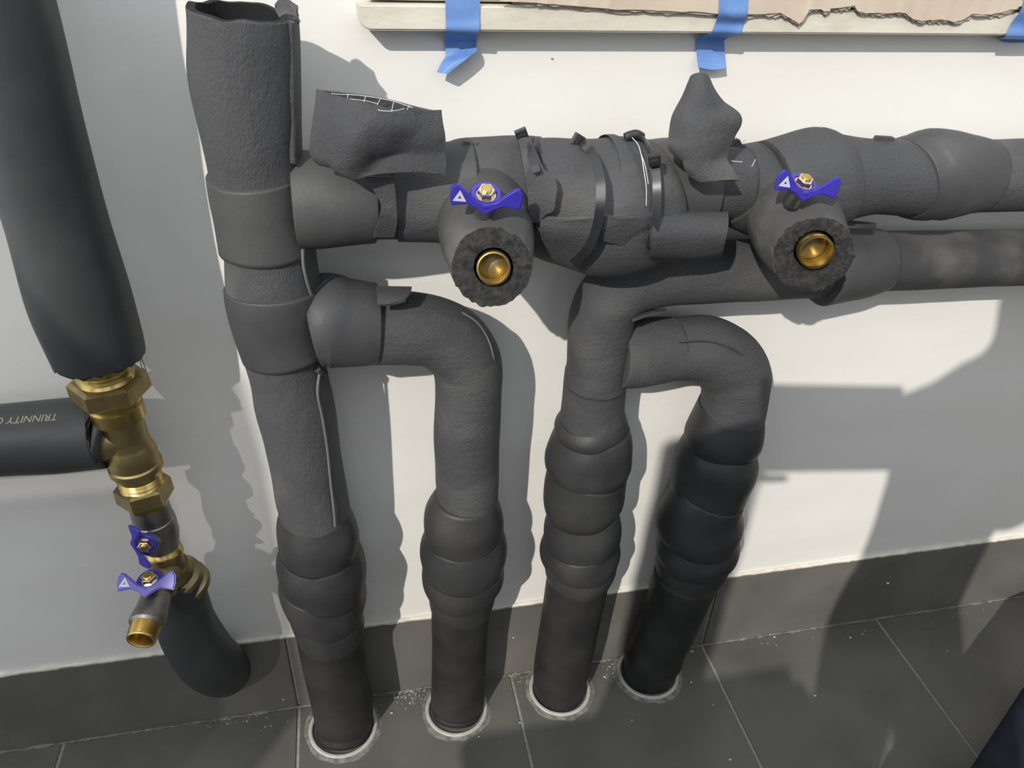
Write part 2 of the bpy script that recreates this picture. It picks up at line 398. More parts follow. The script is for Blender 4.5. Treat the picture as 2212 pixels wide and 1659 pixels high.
# ------------------------------------------------------------------ pipe_2 : branch elbow
br = empty('insulated_branch_pipe', FL(985, 1530), 'black insulated elbow pipe dropping from the riser to the floor', 'pipe')
tube('branch_sleeve', br, M['wrap'], [(668, 606, 690, 795, 0.093), (708, 592, 712, 799, 0.093), (745, 600, 752, 798, 0.093), (780, 606, 792, 795, 0.092), (803, 611, 823, 790, 0.091)], lump=0.005, lfreq=12, seed=20, seg=52)
tube('elbow_sleeve', br, M['foam_h'], [(790, 630, 800, 788, 0.09), (830, 629, 835, 789, 0.089), (890, 630, 892, 790, 0.087), (945, 640, 928, 795, 0.086), (1008, 666, 948, 812, 0.085), (1055, 715, 952, 826, 0.084), (1078, 775, 946, 838, 0.083),
     (1083, 842, 941, 852, 0.083), (1083, 900, 938, 905, 0.082), (1080, 960, 938, 962, 0.081), (1077, 1030, 942, 1030, 0.079), (1074, 1090, 945, 1090, 0.078)], lump=0.002, seed=21, seg=48)
seam(br, M['seam'], [(790, 630, 800, 788, 0.09), (830, 629, 835, 789, 0.089), (890, 630, 892, 790, 0.087), (945, 640, 928, 795, 0.086), (1008, 666, 948, 812, 0.085), (1055, 715, 952, 826, 0.084), (1078, 775, 946, 838, 0.083), (1083, 842, 941, 852, 0.083), (1083, 900, 938, 905, 0.082), (1080, 960, 938, 962, 0.081), (1077, 1030, 942, 1030, 0.079), (1074, 1090, 945, 1090, 0.078)], [(1000, 676), (1028, 694), (1050, 724), (1064, 762), (1072, 815), (1074, 880), (1072, 950), (1067, 1020), (1061, 1090)], 0.0015)
sheet('foam_patch', br, M['foam_h'], [[(812, 624, 0.105), (850, 624, 0.105), (889, 625, 0.103)], [(814, 640, 0.125), (850, 642, 0.125), (885, 640, 0.123)], [(815, 662, 0.138), (846, 660, 0.138), (876, 652, 0.136)]], thick=0.004, lump=0.001)
def a2(y): return 0.078 - 0.020 * (y - 1080) / 430.0
for k, q in enumerate([
    [(933, 1074, 1075, 1068), (919, 1116, 1086, 1110), (915, 1152, 1088, 1158)],
    [(916, 1146, 1087, 1150), (911, 1184, 1092, 1190), (912, 1222, 1091, 1222)],
    [(912, 1216, 1090, 1216), (914, 1248, 1086, 1244), (926, 1276, 1074, 1276)],
    [(924, 1264, 1076, 1264), (930, 1288, 1066, 1290), (932, 1314, 1061, 1318)]]):
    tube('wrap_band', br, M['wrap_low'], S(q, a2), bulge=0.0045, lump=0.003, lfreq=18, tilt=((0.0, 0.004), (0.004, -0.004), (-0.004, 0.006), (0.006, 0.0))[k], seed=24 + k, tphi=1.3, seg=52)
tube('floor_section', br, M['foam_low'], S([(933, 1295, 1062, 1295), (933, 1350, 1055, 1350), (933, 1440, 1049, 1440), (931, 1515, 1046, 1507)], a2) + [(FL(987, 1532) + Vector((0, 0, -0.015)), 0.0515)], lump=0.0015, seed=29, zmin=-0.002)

# ------------------------------------------------------------------ pipe_3 : return pipe with elbow
rt = empty('insulated_return_pipe', FL(1208, 1490), 'black insulated return pipe running right below the manifold and down to the floor', 'pipe')
tube('return_sleeve', rt, M['foam_h'], [(1353, 832, 1218, 826, 0.062), (1361, 790, 1225, 780, 0.062), (1364, 745, 1227, 730, 0.064), (1367, 705, 1232, 662, 0.066), (1378, 682, 1262, 600, 0.068), (1402, 668, 1320, 552, 0.068), (1450, 661, 1408, 530, 0.068),
     (1530, 655, 1518, 521, 0.068), (1640, 650, 1634, 515, 0.068), (1740, 645, 1734, 510, 0.068), (1830, 638, 1826, 506, 0.068)], lump=0.002, seed=30, seg=48)
tube('dusty_sleeve', rt, M['dusty'], [(1830, 504, 1834, 634, 0.068), (1905, 500, 1908, 630, 0.068), (2060, 498, 2062, 623, 0.068), (2212, 496, 2213, 616, 0.068), (2330, 495, 2330, 610, 0.068), (2440, 494, 2440, 605, 0.068), (Vector((1.99, -0.068, PX(2440, 549.5, 0.068).z)), 55.5 * scl(PX(2440, 549.5, 0.068)))], lump=0.001, seed=31)
tube('joint_wrap', rt, M['wrap'], [(1764, 500, 1776, 662, 0.070), (1806, 494, 1818, 656, 0.070), (1850, 492, 1862, 648, 0.070), (1893, 494, 1905, 633, 0.070)], lump=0.004, tilt=(0.006, 0.004), seed=32)
sheet('loose_wrap_end', rt, M['foam'], [[(1818, 480, 0.105), (1850, 483, 0.100), (1888, 486, 0.095)], [(1822, 486, 0.118), (1850, 490, 0.115), (1888, 497, 0.105)]], thick=0.004)
def a3(y): return 0.060 - 0.004 * (y - 800) / 700.0
tube('elbow_band', rt, M['foam'], S([(1221, 795, 1357, 806), (1217, 825, 1354, 828), (1213, 866, 1350, 866), (1209, 908, 1348, 900)], a3), lump=0.002, tilt=(-0.002, 0.004), seed=33, seg=48)
for k, q in enumerate([
    [(1209, 898, 1351, 896), (1203, 916, 1354, 914), (1197, 932, 1357, 930)],
    [(1199, 922, 1357, 926), (1187, 962, 1362, 962), (1179, 994, 1364, 996), (1184, 1012, 1362, 1020)],
    [(1183, 1008, 1361, 1016), (1176, 1050, 1353, 1050), (1174, 1082, 1344, 1084), (1183, 1104, 1338, 1102)],
    [(1185, 1100, 1338, 1098), (1177, 1138, 1341, 1134), (1172, 1170, 1339, 1170)],
    [(1172, 1164, 1339, 1160), (1171, 1186, 1339, 1190), (1178, 1216, 1334, 1212)],
    [(1177, 1206, 1334, 1204), (1180, 1230, 1326, 1226), (1183, 1252, 1318, 1250)]]):
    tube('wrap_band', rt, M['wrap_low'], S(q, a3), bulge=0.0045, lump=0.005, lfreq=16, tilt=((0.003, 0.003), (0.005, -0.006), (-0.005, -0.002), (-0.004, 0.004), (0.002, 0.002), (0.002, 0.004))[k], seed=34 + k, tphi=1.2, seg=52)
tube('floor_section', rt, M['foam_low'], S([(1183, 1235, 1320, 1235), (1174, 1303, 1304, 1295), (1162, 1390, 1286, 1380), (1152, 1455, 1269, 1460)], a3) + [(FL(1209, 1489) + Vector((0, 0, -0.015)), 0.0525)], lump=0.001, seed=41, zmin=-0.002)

# ------------------------------------------------------------------ pipe_4 : short branch elbow on the right
b4 = empty('insulated_branch_pipe', FL(1400, 1460), 'black insulated elbow pipe from the return pipe, rightmost of the four floor pipes', 'pipe')
tube('branch_sleeve', b4, M['foam'], [(1340, 694, 1334, 838, 0.070), (1375, 690, 1372, 838, 0.070), (1420, 685, 1418, 831, 0.070), (1457, 683, 1468, 820, 0.070)], lump=0.002, seed=50)
tube('elbow_sleeve', b4, M['foam_h'], [(1440, 686, 1446, 824, 0.07), (1470, 683, 1474, 822, 0.07), (1524, 681, 1512, 826, 0.070), (1578, 698, 1526, 840, 0.069), (1622, 728, 1530, 848, 0.068), (1652, 775, 1524, 855, 0.067),
     (1659, 828, 1518, 858, 0.066), (1655, 875, 1511, 880, 0.065), (1647, 915, 1498, 918, 0.064)], lump=0.001, seed=51, seg=48)
seam(b4, M['foam'], [(1440, 686, 1446, 824, 0.07), (1470, 683, 1474, 822, 0.07), (1524, 681, 1512, 826, 0.070), (1578, 698, 1526, 840, 0.069), (1622, 728, 1530, 848, 0.068)], [(1470, 738), (1520, 735), (1565, 745), (1605, 765)], 0.0014)
sheet('loose_wrap_end', b4, M['foam'], [[(1365, 688, 0.10), (1400, 676, 0.09), (1438, 671, 0.085)], [(1366, 696, 0.115), (1400, 684, 0.105), (1438, 677, 0.095)]], thick=0.004)
def a4(y): return 0.064 - 0.006 * (y - 900) / 560.0
for k, q in enumerate([
    [(1509, 872, 1655, 868), (1496, 906, 1649, 904), (1480, 945, 1643, 940), (1478, 964, 1640, 962)],
    [(1479, 956, 1642, 955), (1464, 985, 1638, 985), (1455, 1028, 1627, 1025), (1446, 1068, 1612, 1068)],
    [(1447, 1060, 1616, 1058), (1430, 1098, 1605, 1092), (1420, 1130, 1603, 1126), (1424, 1158, 1597, 1150)],
    [(1424, 1152, 1597, 1148), (1420, 1178, 1596, 1178), (1424, 1206, 1586, 1200)],
    [(1423, 1198, 1587, 1196), (1418, 1226, 1566, 1222), (1411, 1262, 1543, 1248)]]):
    tube('wrap_band', b4, M['wrap_low'], S(q, a4), bulge=0.0045, lump=0.005, lfreq=16, tilt=((0.004, -0.006), (-0.008, -0.008), (-0.008, -0.006), (-0.006, 0.003), (0.003, 0.0))[k], seed=52 + k, tphi=1.6, seg=52)
tube('floor_section', b4, M['foam_low'], S([(1414, 1240, 1552, 1236), (1395, 1305, 1525, 1305), (1374, 1365, 1498, 1358), (1354, 1410, 1476, 1412)], a4) + [(FL(1398, 1452), 0.0545), (FL(1396, 1455) + Vector((0, 0, -0.02)), 0.0535)], lump=0.004, lfreq=24, seed=58, zmin=-0.002)

# ------------------------------------------------------------------ upper manifold
mf = empty('insulated_manifold', PX(1106, 430, 0.1), 'long black insulated manifold running right from the riser across the wall', 'pipe')
H = 'foam_h'
tube('end_wrap', mf, M['wrap'], [(628, 330, 648, 536, 0.100), (660, 326, 676, 538, 0.100), (710, 326, 726, 534, 0.100), (760, 330, 782, 528, 0.100), (790, 334, 814, 524, 0.100)], lump=0.003, tilt=(0, 0.006), seed=60, seg=52)
tube('foam_core', mf, M['foam'], [(780, 344, 790, 516, 0.100), (820, 342, 828, 516, 0.100), (866, 342, 872, 516, 0.100)], lump=0.003, seed=61)
tube('foam_sleeve', mf, M[H], [(846, 338, 856, 520, 0.100), (890, 330, 900, 522, 0.100), (960, 312, 965, 528, 0.100), (1010, 306, 1015, 535, 0.100)], lump=0.002, seed=62)
sheet('torn_strip', mf, M['foam'], [[(786, 382, 0.166), (800, 400, 0.166), (822, 440, 0.167), (820, 470, 0.165), (806, 512, 0.150)], [(850, 382, 0.166), (853, 405, 0.167), (856, 440, 0.167), (858, 478, 0.163), (852, 512, 0.150)]], thick=0.003, lump=0.0015)
tube('valve_body_cover', mf, M['foam'], [(968, 312, 968, 530, 0.094), (1000, 303, 1002, 540, 0.090), (1065, 299, 1070, 548, 0.088), (1130, 299, 1138, 548, 0.090), (1165, 302, 1172, 545, 0.094)], lump=0.003, seed=63, seg=52)
SC = [(1145, 304, 1142, 546, 0.108), (1180, 303, 1180, 556, 0.110), (1228, 306, 1226, 573, 0.112), (1275, 306, 1276, 592, 0.114), (1305, 302, 1305, 601, 0.115), (1345, 298, 1350, 592, 0.114), (1385, 298, 1390, 566, 0.112), (1416, 302, 1418, 540, 0.108)]
sheet('torn_wrap', mf, M['foam'], [[on_tube(SC, x, y, 0.010) for x, y in row] for row in (
    [(1118, 312), (1130, 308), (1141, 306)], [(1126, 345), (1142, 346), (1159, 352)], [(1132, 376), (1160, 374), (1190, 378)], [(1136, 402), (1166, 400), (1203, 398)], [(1140, 430), (1168, 428), (1201, 428)], [(1144, 455), (1168, 456), (1197, 450)], [(1150, 472), (1164, 473), (1176, 464)])], thick=0.007, lump=0.002, lfreq=40, world_pts=True, sub=4)
tube('strainer_cover', mf, M[H], [(1145, 304, 1142, 546, 0.108), (1180, 303, 1180, 556, 0.110), (1228, 306, 1226, 573, 0.112), (1275, 306, 1276, 592, 0.114), (1305, 302, 1305, 601, 0.115), (1345, 298, 1350, 592, 0.114), (1385, 298, 1390, 566, 0.112), (1416, 302, 1418, 540, 0.108)], lump=0.004, lfreq=10, seed=64, seg=60)
for rows_ in (([(1168, 466), (1230, 468), (1284, 466)], [(1170, 500), (1228, 512), (1280, 518)], [(1184, 545), (1220, 560), (1256, 568)]), ([(1304, 462), (1352, 468), (1408, 460)], [(1302, 484), (1350, 492), (1408, 484)], [(1298, 512), (1348, 522), (1402, 512)])):
    sheet('foam_overlap', mf, M[H], [[on_tube(SC, x, y, 0.011) for x, y in row] for row in rows_], thick=0.006, lump=0.002, lfreq=40, world_pts=True)
sheet('drain_sleeve', mf, M[H], [[(1398, 470, 0.16), (1460, 462, 0.15), (1520, 464, 0.145), (1572, 468, 0.14)], [(1402, 478, 0.195), (1460, 472, 0.185), (1520, 474, 0.18), (1570, 478, 0.175)], [(1404, 512, 0.21), (1460, 508, 0.20), (1520, 508, 0.195), (1564, 508, 0.19)], [(1404, 544, 0.195), (1460, 544, 0.185), (1515, 544, 0.18), (1558, 538, 0.175)], [(1404, 552, 0.165), (1460, 552, 0.155), (1515, 551, 0.15), (1556, 546, 0.145)]], thick=0.006, lump=0.0015)
tube('foam_sleeve', mf, M['wrap'], [(1404, 306, 1410, 508, 0.102), (1440, 304, 1446, 500, 0.102), (1490, 308, 1498, 492, 0.102), (1520, 312, 1530, 486, 0.102)], lump=0.003, seed=65)
tube('foam_core', mf, M['foam'], [(1505, 324, 1512, 474, 0.102), (1540, 322, 1548, 472, 0.102), (1600, 320, 1605, 472, 0.102)], lump=0.003, seed=66)
tube('valve_body_cover', mf, M['foam'], [(1572, 316, 1586, 480, 0.098), (1610, 308, 1628, 500, 0.092), (1660, 303, 1680, 516, 0.088), (1720, 300, 1740, 514, 0.088), (1770, 302, 1785, 502, 0.094)], lump=0.004, seed=67, ragged=(0.01, 0))
tube('overlap_wrap', mf, M[H], [(1652, 306, 1672, 500, 0.104), (1690, 296, 1706, 502, 0.104), (1735, 285, 1748, 498, 0.104), (1772, 281, 1785, 494, 0.104), (1800, 290, 1815, 482, 0.104)], lump=0.003, seed=68, tilt=(0.012, 0.012), tphi=1.2)
tube('foam_sleeve', mf, M[H], [(1785, 294, 1800, 484, 0.104), (1830, 300, 1842, 474, 0.104), (1885, 304, 1892, 464, 0.104), (1940, 304, 1946, 464, 0.104), (1985, 304, 1988, 464, 0.104)], lump=0.002, seed=69)
tube('spiral_wrap', mf, M['wrap'], [(1952, 303, 1948, 471, 0.104), (1985, 292, 1982, 478, 0.104), (2015, 281, 2014, 476, 0.104), (2050, 284, 2050, 467, 0.104), (2085, 294, 2086, 459, 0.104), (2118, 303, 2118, 457, 0.104)], lump=0.003, seed=70, tilt=(0.020, 0.004), tphi=0.6)
tube('right_sleeve', mf, M[H], [(2060, 304, 2062, 457, 0.104), (2140, 304, 2140, 456, 0.104), (2212, 303, 2212, 455, 0.104), (2330, 302.5, 2330, 453.5, 0.104), (2440, 302, 2440, 452, 0.104), (Vector((1.99, -0.104, PX(2440, 377, 0.104).z)), 75 * scl(PX(2440, 377, 0.104)))], lump=0.001, seed=71)
for q in ([(1881, 306, 0.10), (1890, 292, 0.10), (1926, 294, 0.10), (1924, 306, 0.10)], [(990, 318, 0.10), (1000, 301, 0.10), (1030, 304, 0.10), (1028, 320, 0.10)],
          [(1560, 300, 0.10), (1592, 298, 0.10), (1598, 310, 0.10), (1560, 316, 0.10)], [(2090, 300, 0.10), (2101, 291, 0.10), (2104, 302, 0.10), (2098, 306, 0.10)]):
    p = [PX(*w) for w in q]
    sheet('torn_tab', mf, M['foam'], [[p[0], p[1]], [p[3], p[2]]], thick=0.008, world_pts=True, sub=4, lump=0.002)
# the two standing foam pockets
sheet('foam_pocket', mf, M['foam'], [
    [(696, 196, 0.150), (730, 208, 0.172), (775, 222, 0.182), (812, 236, 0.182), (850, 244, 0.178), (895, 242, 0.165), (945, 240, 0.150)],
    [(690, 240, 0.158), (730, 250, 0.180), (775, 258, 0.190), (815, 266, 0.192), (855, 272, 0.186), (900, 270, 0.170), (948, 268, 0.156)],
    [(683, 290, 0.160), (728, 296, 0.182), (772, 298, 0.196), (812, 308, 0.188), (856, 304, 0.178), (902, 296, 0.172), (953, 300, 0.160)],
    [(681, 322, 0.160), (722, 332, 0.180), (762, 338, 0.192), (806, 334, 0.180), (852, 328, 0.172), (902, 326, 0.170), (956, 328, 0.162)],
    [(690, 338, 0.158), (720, 345, 0.176), (752, 362, 0.186), (800, 362, 0.180), (850, 356, 0.178), (902, 354, 0.174), (957, 356, 0.165)],
    [(698, 340, 0.150), (724, 350, 0.170), (760, 374, 0.182), (800, 378, 0.182), (850, 372, 0.180), (902, 371, 0.176), (954, 374, 0.166)]],
    thick=0.008, lump=0.002, lfreq=30, label='crumpled standing foam pocket with netted inside')
sheet('pocket_back', mf, M['foam'], [
    [(694, 194, 0.148), (740, 199, 0.135), (790, 205, 0.13), (840, 214, 0.13), (900, 230, 0.135), (945, 240, 0.146)],
    [(690, 260, 0.150), (740, 262, 0.135), (790, 264, 0.13), (840, 266, 0.13), (900, 270, 0.135), (948, 275, 0.146)],
    [(690, 335, 0.150), (740, 335, 0.14), (790, 335, 0.14), (840, 335, 0.14), (900, 335, 0.14), (950, 335, 0.146)]], thick=0.006)
for q in ([(712, 198), (722, 203), (776, 206), (840, 216), (890, 232)], [(745, 212), (790, 218), (815, 224)], [(752, 204), (750, 214)], [(790, 208), (787, 224), (812, 228)], [(821, 214), (814, 236), (845, 240), (872, 235)], [(850, 222), (846, 240)], [(884, 228), (880, 236)]):
    wire('net_thread', mf, M['thread'], [PX(x, y, 0.142 + 0.0012 * (y - 196)) for x, y in q], 0.00032, seg=5, sub=3)
sheet('foam_pocket', mf, M['foam'], [
    [(1503, 172, 0.140), (1508, 167, 0.142), (1514, 168, 0.142), (1520, 178, 0.140)],
    [(1484, 212, 0.145), (1500, 206, 0.156), (1516, 202, 0.158), (1532, 198, 0.145)],
    [(1461, 252, 0.148), (1490, 246, 0.165), (1530, 238, 0.165), (1556, 228, 0.148)],
    [(1455, 282, 0.152), (1492, 274, 0.174), (1546, 264, 0.172), (1591, 257, 0.152)],
    [(1450, 302, 0.158), (1488, 302, 0.178), (1540, 293, 0.176), (1578, 288, 0.155)],
    [(1443, 310, 0.165), (1484, 322, 0.180), (1535, 318, 0.178), (1566, 312, 0.158)],
    [(1466, 330, 0.172), (1494, 345, 0.182), (1530, 345, 0.178), (1560, 345, 0.165)],
    [(1478, 350, 0.178), (1502, 366, 0.184), (1538, 368, 0.182), (1574, 366, 0.178)],
    [(1500, 376, 0.182), (1524, 388, 0.186), (1556, 391, 0.186), (1590, 391, 0.184)]],
    thick=0.007, lump=0.002, lfreq=30, label='pointed standing foam pocket')
sheet('pocket_back', mf, M['foam'], [
    [(1506, 170, 0.136), (1512, 169, 0.135), (1518, 176, 0.136)], [(1490, 215, 0.140), (1515, 210, 0.128), (1540, 200, 0.138)],
    [(1460, 270, 0.145), (1520, 260, 0.122), (1580, 252, 0.145)], [(1470, 320, 0.150), (1520, 320, 0.125), (1560, 310, 0.150)]], thick=0.006)
wire('pocket_tip', mf, M['foam'], [PX(1512, 180, 0.140), PX(1512, 172, 0.140), PX(1519, 176, 0.139), PX(1520, 184, 0.14)], 0.0035, seg=8)
wire('pocket_tip', mf, M['foam'], [PX(1572, 272, 0.150), PX(1582, 264, 0.150), PX(1589, 259, 0.150)], 0.0045, seg=8)
wire('net_thread', mf, M['thread'], [PX(*q) for q in [(1366, 298, 0.15), (1378, 312, 0.172), (1386, 338, 0.192), (1391, 370, 0.205), (1396, 405, 0.212), (1396, 442, 0.214)]], 0.0005, seg=5)
wire('net_thread', mf, M['thread'], [PX(*q) for q in [(1384, 330, 0.19), (1394, 360, 0.203), (1400, 395, 0.210)]], 0.0004, seg=5)
for q in ([(1773, 278, 0.10), (1776, 262, 0.10), (1779, 253, 0.10)], [(1604, 308, 0.11), (1612, 299, 0.11), (1617, 296, 0.11)], [(1582, 348, 0.17), (1602, 350, 0.172)], [(1625, 358, 0.172), (1631, 346, 0.170)]):
    wire('stray_fibre', mf, M['thread'], [PX(*w) for w in q], 0.0004, seg=4, sub=2)

# ------------------------------------------------------------------ cable ties
def tie(label, strap, head, hdir, w=0.0085):
    t = empty('cable_tie', PX(*head), label, 'cable tie', 'cable ties on the manifold')
    pts = [PX(*q) for q in strap]
    rows = []
    for i, p in enumerate(pts):
        d = (pts[min(i + 1, len(pts) - 1)] - pts[max(i - 1, 0)]).normalized()
        v = (CAM - p).normalized(); s = d.cross(v).normalized() * (w / 2)
        rows.append([p - s, p + s])
    sheet('strap', t, M['nylon'], rows, thick=0.002, world_pts=True, sub=6)
    hp = PX(*head); d = (PX(hdir[0], hdir[1], head[2]) - hp).normalized(); v = (CAM - hp).normalized(); v = (v - d * v.dot(d)).normalized(); s = d.cross(v)
    plate('head', t, M['nylon'], hp, s, d, v, [(-0.007, -0.0065), (0.007, -0.0065), (0.007, 0.0065), (-0.007, 0.0065)], 0.010, bev=0.0012)
    plate('slot', t, M['nylon'], hp + v * 0.004, s, d, v, [(-0.0045, -0.002), (0.0045, -0.002), (0.0045, 0.0035), (-0.0045, 0.0035)], 0.0045, bev=0.0006)
    return t
tie('black cable tie around the foam above the left valve', [(1130, 300, 0.125), (1140, 318, 0.155), (1151, 345, 0.180), (1160, 372, 0.192)], (1127, 291, 0.115), (1131, 302))
tie('black cable tie around the widest middle of the bulging foam cover', [(1256, 306, 0.13), (1272, 322, 0.165), (1286, 348, 0.188), (1295, 380, 0.205), (1298, 412, 0.215), (1296, 450, 0.222), (1289, 490, 0.221), (1276, 526, 0.215), (1258, 552, 0.200), (1236, 570, 0.180)], (1248, 303, 0.120), (1256, 308), w=0.0105)
tie('black cable tie with square head at the right end of the bulging cover', [(1412, 338, 0.178), (1417, 372, 0.190), (1419, 405, 0.200), (1419, 440, 0.206), (1416, 480, 0.210), (1410, 510, 0.210), (1402, 535, 0.205)], (1414, 345, 0.188), (1416, 365), w=0.0095)
th = empty('cable_tie', PX(1372, 294, 0.12), 'cable tie head on top of the manifold beside the pointed pocket', 'cable tie', 'cable ties on the manifold')
wire('head', th, M['nylon'], [PX(1352, 297, 0.12), PX(1362, 293, 0.12), PX(1374, 291, 0.12), PX(1386, 297, 0.12)], 0.006, seg=8)
wire('strap', th, M['nylon'], [PX(1384, 296, 0.125), PX(1394, 306, 0.14), PX(1402, 322, 0.165), PX(1410, 336, 0.178)], 0.003, seg=8)

# ------------------------------------------------------------------ valves
def tri_mark(parent, o3, ex, ew, en, s):
    """White outlined triangle made of nested bands."""
    bm = bmesh.new()
    def tri(r): return [o3 + ex * (r * math.cos(a)) + ew * (r * math.sin(a)) for a in (math.pi / 2, math.pi / 2 + 2 * math.pi / 3, math.pi / 2 + 4 * math.pi / 3)]
    for (ro, ri) in ((s, s * 0.80), (s * 0.70, s * 0.52), (s * 0.44, s * 0.30)):
        A, B = tri(ro), tri(ri)
        for k in range(3):
            q = [A[k], A[(k + 1) % 3], B[(k + 1) % 3], B[k]]
            f = [bm.verts.new(p + en * 0.0002) for p in q]; bm.faces.new(f)
    return from_bm('triangle_mark', bm, M['white'], parent, False, 'white triangle printed on the wing')

WING = [(-.0395, -.004), (-.0415, .006), (-.041, .0165), (-.0365, .0225), (-.0315, .0215), (-.019, .011), (-.011, .004), (0, .0015), (.011, .004), (.019, .011), (.0315, .0215), (.0365, .0225), (.041, .0165), (.0415, .006), (.0395, -.004),
        (.022, -.001), (.012, -.005), (0, -.0135), (-.012, -.005), (-.022, -.001)]
def handle(parent, c, ex, up, fr, k=1.0, lean=0.45, nut_m='steel', mark=True):
    """Butterfly handle: ex along the wings, up along the stem, fr towards the free side."""
    h = None
    ew = (up * math.cos(lean) - fr * math.sin(lean)).normalized(); en = ex.cross(ew)
    if en.dot(fr) < 0: en = -en
    o3 = c + fr * 0.014 * k
    h = plate('handle', parent, M['blue'], o3, ex, ew, en, [(x * k, w * k) for x, w in WING], 0.0055 * k, bev=0.0016 * k, label='blue plastic butterfly handle')
    lathe('hub', h, M['blue'], c - up * 0.008 * k, c + up, [(0, 0.017 * k), (0.002 * k, 0.0185 * k), (0.0075 * k, 0.0185 * k), (0.0095 * k, 0.017 * k), (0.0095 * k, 0.0125 * k), (0.007 * k, 0.012 * k), (0.007 * k, 0.0001)], seg=36)
    lathe('washer', h, M['steel'], c - up * 0.002 * k, c + up, [(0, 0.0115 * k), (0.0022 * k, 0.0115 * k)], seg=24)
    lathe('nut', h, M[nut_m], c, c + up, [(0, 0.0105 * k), (0.0075 * k, 0.0105 * k), (0.0088 * k, 0.0092 * k)], hexa=True, rot=0.4)
    lathe('bolt', h, M['brass'], c, c + up, [(0.006 * k, 0.0062 * k), (0.0105 * k, 0.0062 * k), (0.0112 * k, 0.0052 * k)], seg=20)
    if mark: tri_mark(h, o3 + ex * (-0.0305 * k) + ew * (0.0070 * k) + en * 0.0029 * k, ex, ew, en, 0.0088 * k)
    return h

def insulated_valve(label, base, face, hand, ring, exrot, seed, nose_mid, facing):
    t = empty('insulated_valve', PX((base[0] + base[2]) / 2, (base[1] + base[3]) / 2, base[4]), label, 'valve', 'foam covered valves on the manifold')
    P, R_ = stops_of([base, nose_mid, face])
    ax = (P[2] - P[1]).normalized()
    # foam nose with a pierced cut face
    view = (CAM - P[2]).normalized(); nf = (ax * (1 - facing) + view * facing).normalized()
    rc = PX(ring[0], ring[1], ring[3]); rr = ring[2] * scl(rc)
    pts = spline(P, 8); rad = spline(R_, 8); n = len(pts); sg = 64
    bm = bmesh.new(); rings = []
    for i in range(n):
        r_ = []; ai = nf
        e1 = (Vector((0, 0, 1)) - ai * ai.z).normalized(); e2 = ai.cross(e1)
        for k in range(sg):
            thk = 2 * math.pi * k / sg
            dv = e1 * math.cos(thk) + e2 * math.sin(thk)
            p = pts[i] + dv * rad[i] * (1.0 + 0.03 * noise.noise(Vector((math.cos(thk) * 1.4 + seed, math.sin(thk) * 1.4, i * 0.12))))
            if i >= n - 2: p += ax * 0.004 * noise.noise(Vector((math.cos(thk) * 6, math.sin(thk) * 6, seed))) + dv * 0.0015 * noise.noise(Vector((math.cos(thk) * 14, math.sin(thk) * 14, seed + i)))
            r_.append(bm.verts.new(p))
        rings.append(r_)
    fc = pts[-1]
    tax = ax; ax = nf
    hc = rc - ax * (rc - fc).dot(ax)
    nr = 5
    for q in range(1, nr + 1):
        u = q / nr; r_ = []
        for k in range(sg):
            thk = 2 * math.pi * k / sg; dv = e1 * math.cos(thk) + e2 * math.sin(thk)
            outer = rings[n - 1][k].co; inner = hc + dv * rr * 1.14
            p = outer.lerp(inner, u) + ax * (0.0035 * noise.noise(Vector((math.cos(thk) * u * 9, math.sin(thk) * u * 9, seed + 9 * u))) + 0.002 * math.sin(math.pi * u))
            r_.append(bm.verts.new(p))
        rings.append(r_)
    rings.append([bm.verts.new(v.co - ax * 0.03) for v in rings[-1]])
    for i in range(len(rings) - 1):
        for k in range(sg):
            f = bm.faces.new((rings[i][k], rings[i][(k + 1) % sg], rings[i + 1][(k + 1) % sg], rings[i + 1][k]))
            f.material_index = 1 if i >= n - 1 else 0
    bmesh.ops.recalc_face_normals(bm, faces=bm.faces)
    me = bpy.data.meshes.new('foam_nose'); bm.to_mesh(me); bm.free(); me.materials.append(M['dusty_nose']); me.materials.append(M['cut'])
    o = link('foam_nose', me, None, t, True); crisp(o, 50)
    # brass mouth with thread
    prof = [(-0.045, rr * 0.93)]
    for k in range(7): prof += [(-0.020 + k * 0.0035, rr * 1.0), (-0.020 + k * 0.0035 + 0.0017, rr * 0.955)]
    prof += [(0.0050, rr * 0.99), (0.0065, rr * 0.97), (0.0068, rr * 0.88), (0.0050, rr * 0.855), (-0.022, rr * 0.84), (-0.0225, 0.0002)]
    p0 = rc
    lathe('brass_mouth', t, M['brass'], p0, p0 + ax, prof, seg=48, label='open threaded brass mouth')
    lathe('valve_ball', t, M['brass_old'], p0, p0 + ax, [(-0.0222, rr * 0.83), (-0.0205, rr * 0.82), (-0.0185, rr * 0.60), (-0.0172, rr * 0.30), (-0.0168, 0.0002)], seg=40)
    # dark collar under the handle and the handle itself
    hp = PX(*hand)
    ax = tax
    up = (Vector((0, 0, 1)) - ax * ax.z).normalized()
    fr = (ax - up * ax.dot(up)).normalized()
    ex = (AX - up * AX.dot(up)).normalized(); ex = Matrix.Rotation(exrot, 3, up) @ ex; fr2 = ex.cross(up)
    if fr2.y > 0: fr2 = -fr2
    handle(t, hp, ex, up, fr2, 0.93)
    lathe('stem', t, M['nickel'], hp - up * 0.03, hp, [(0, 0.011), (0.024, 0.011)], seg=24)
    return t, ax, up
M['dusty_nose'] = mat('dusty_nose_foam', (0.060, 0.060, 0.062), col2=(0.15, 0.145, 0.13), rough=0.7, spec=0.3, bump=0.4, bscale=380.0, bdist=0.001, vscale=16.0, vdet=6.0, ramp=(0.52, 0.9), bump2=0.3, b2scale=60)
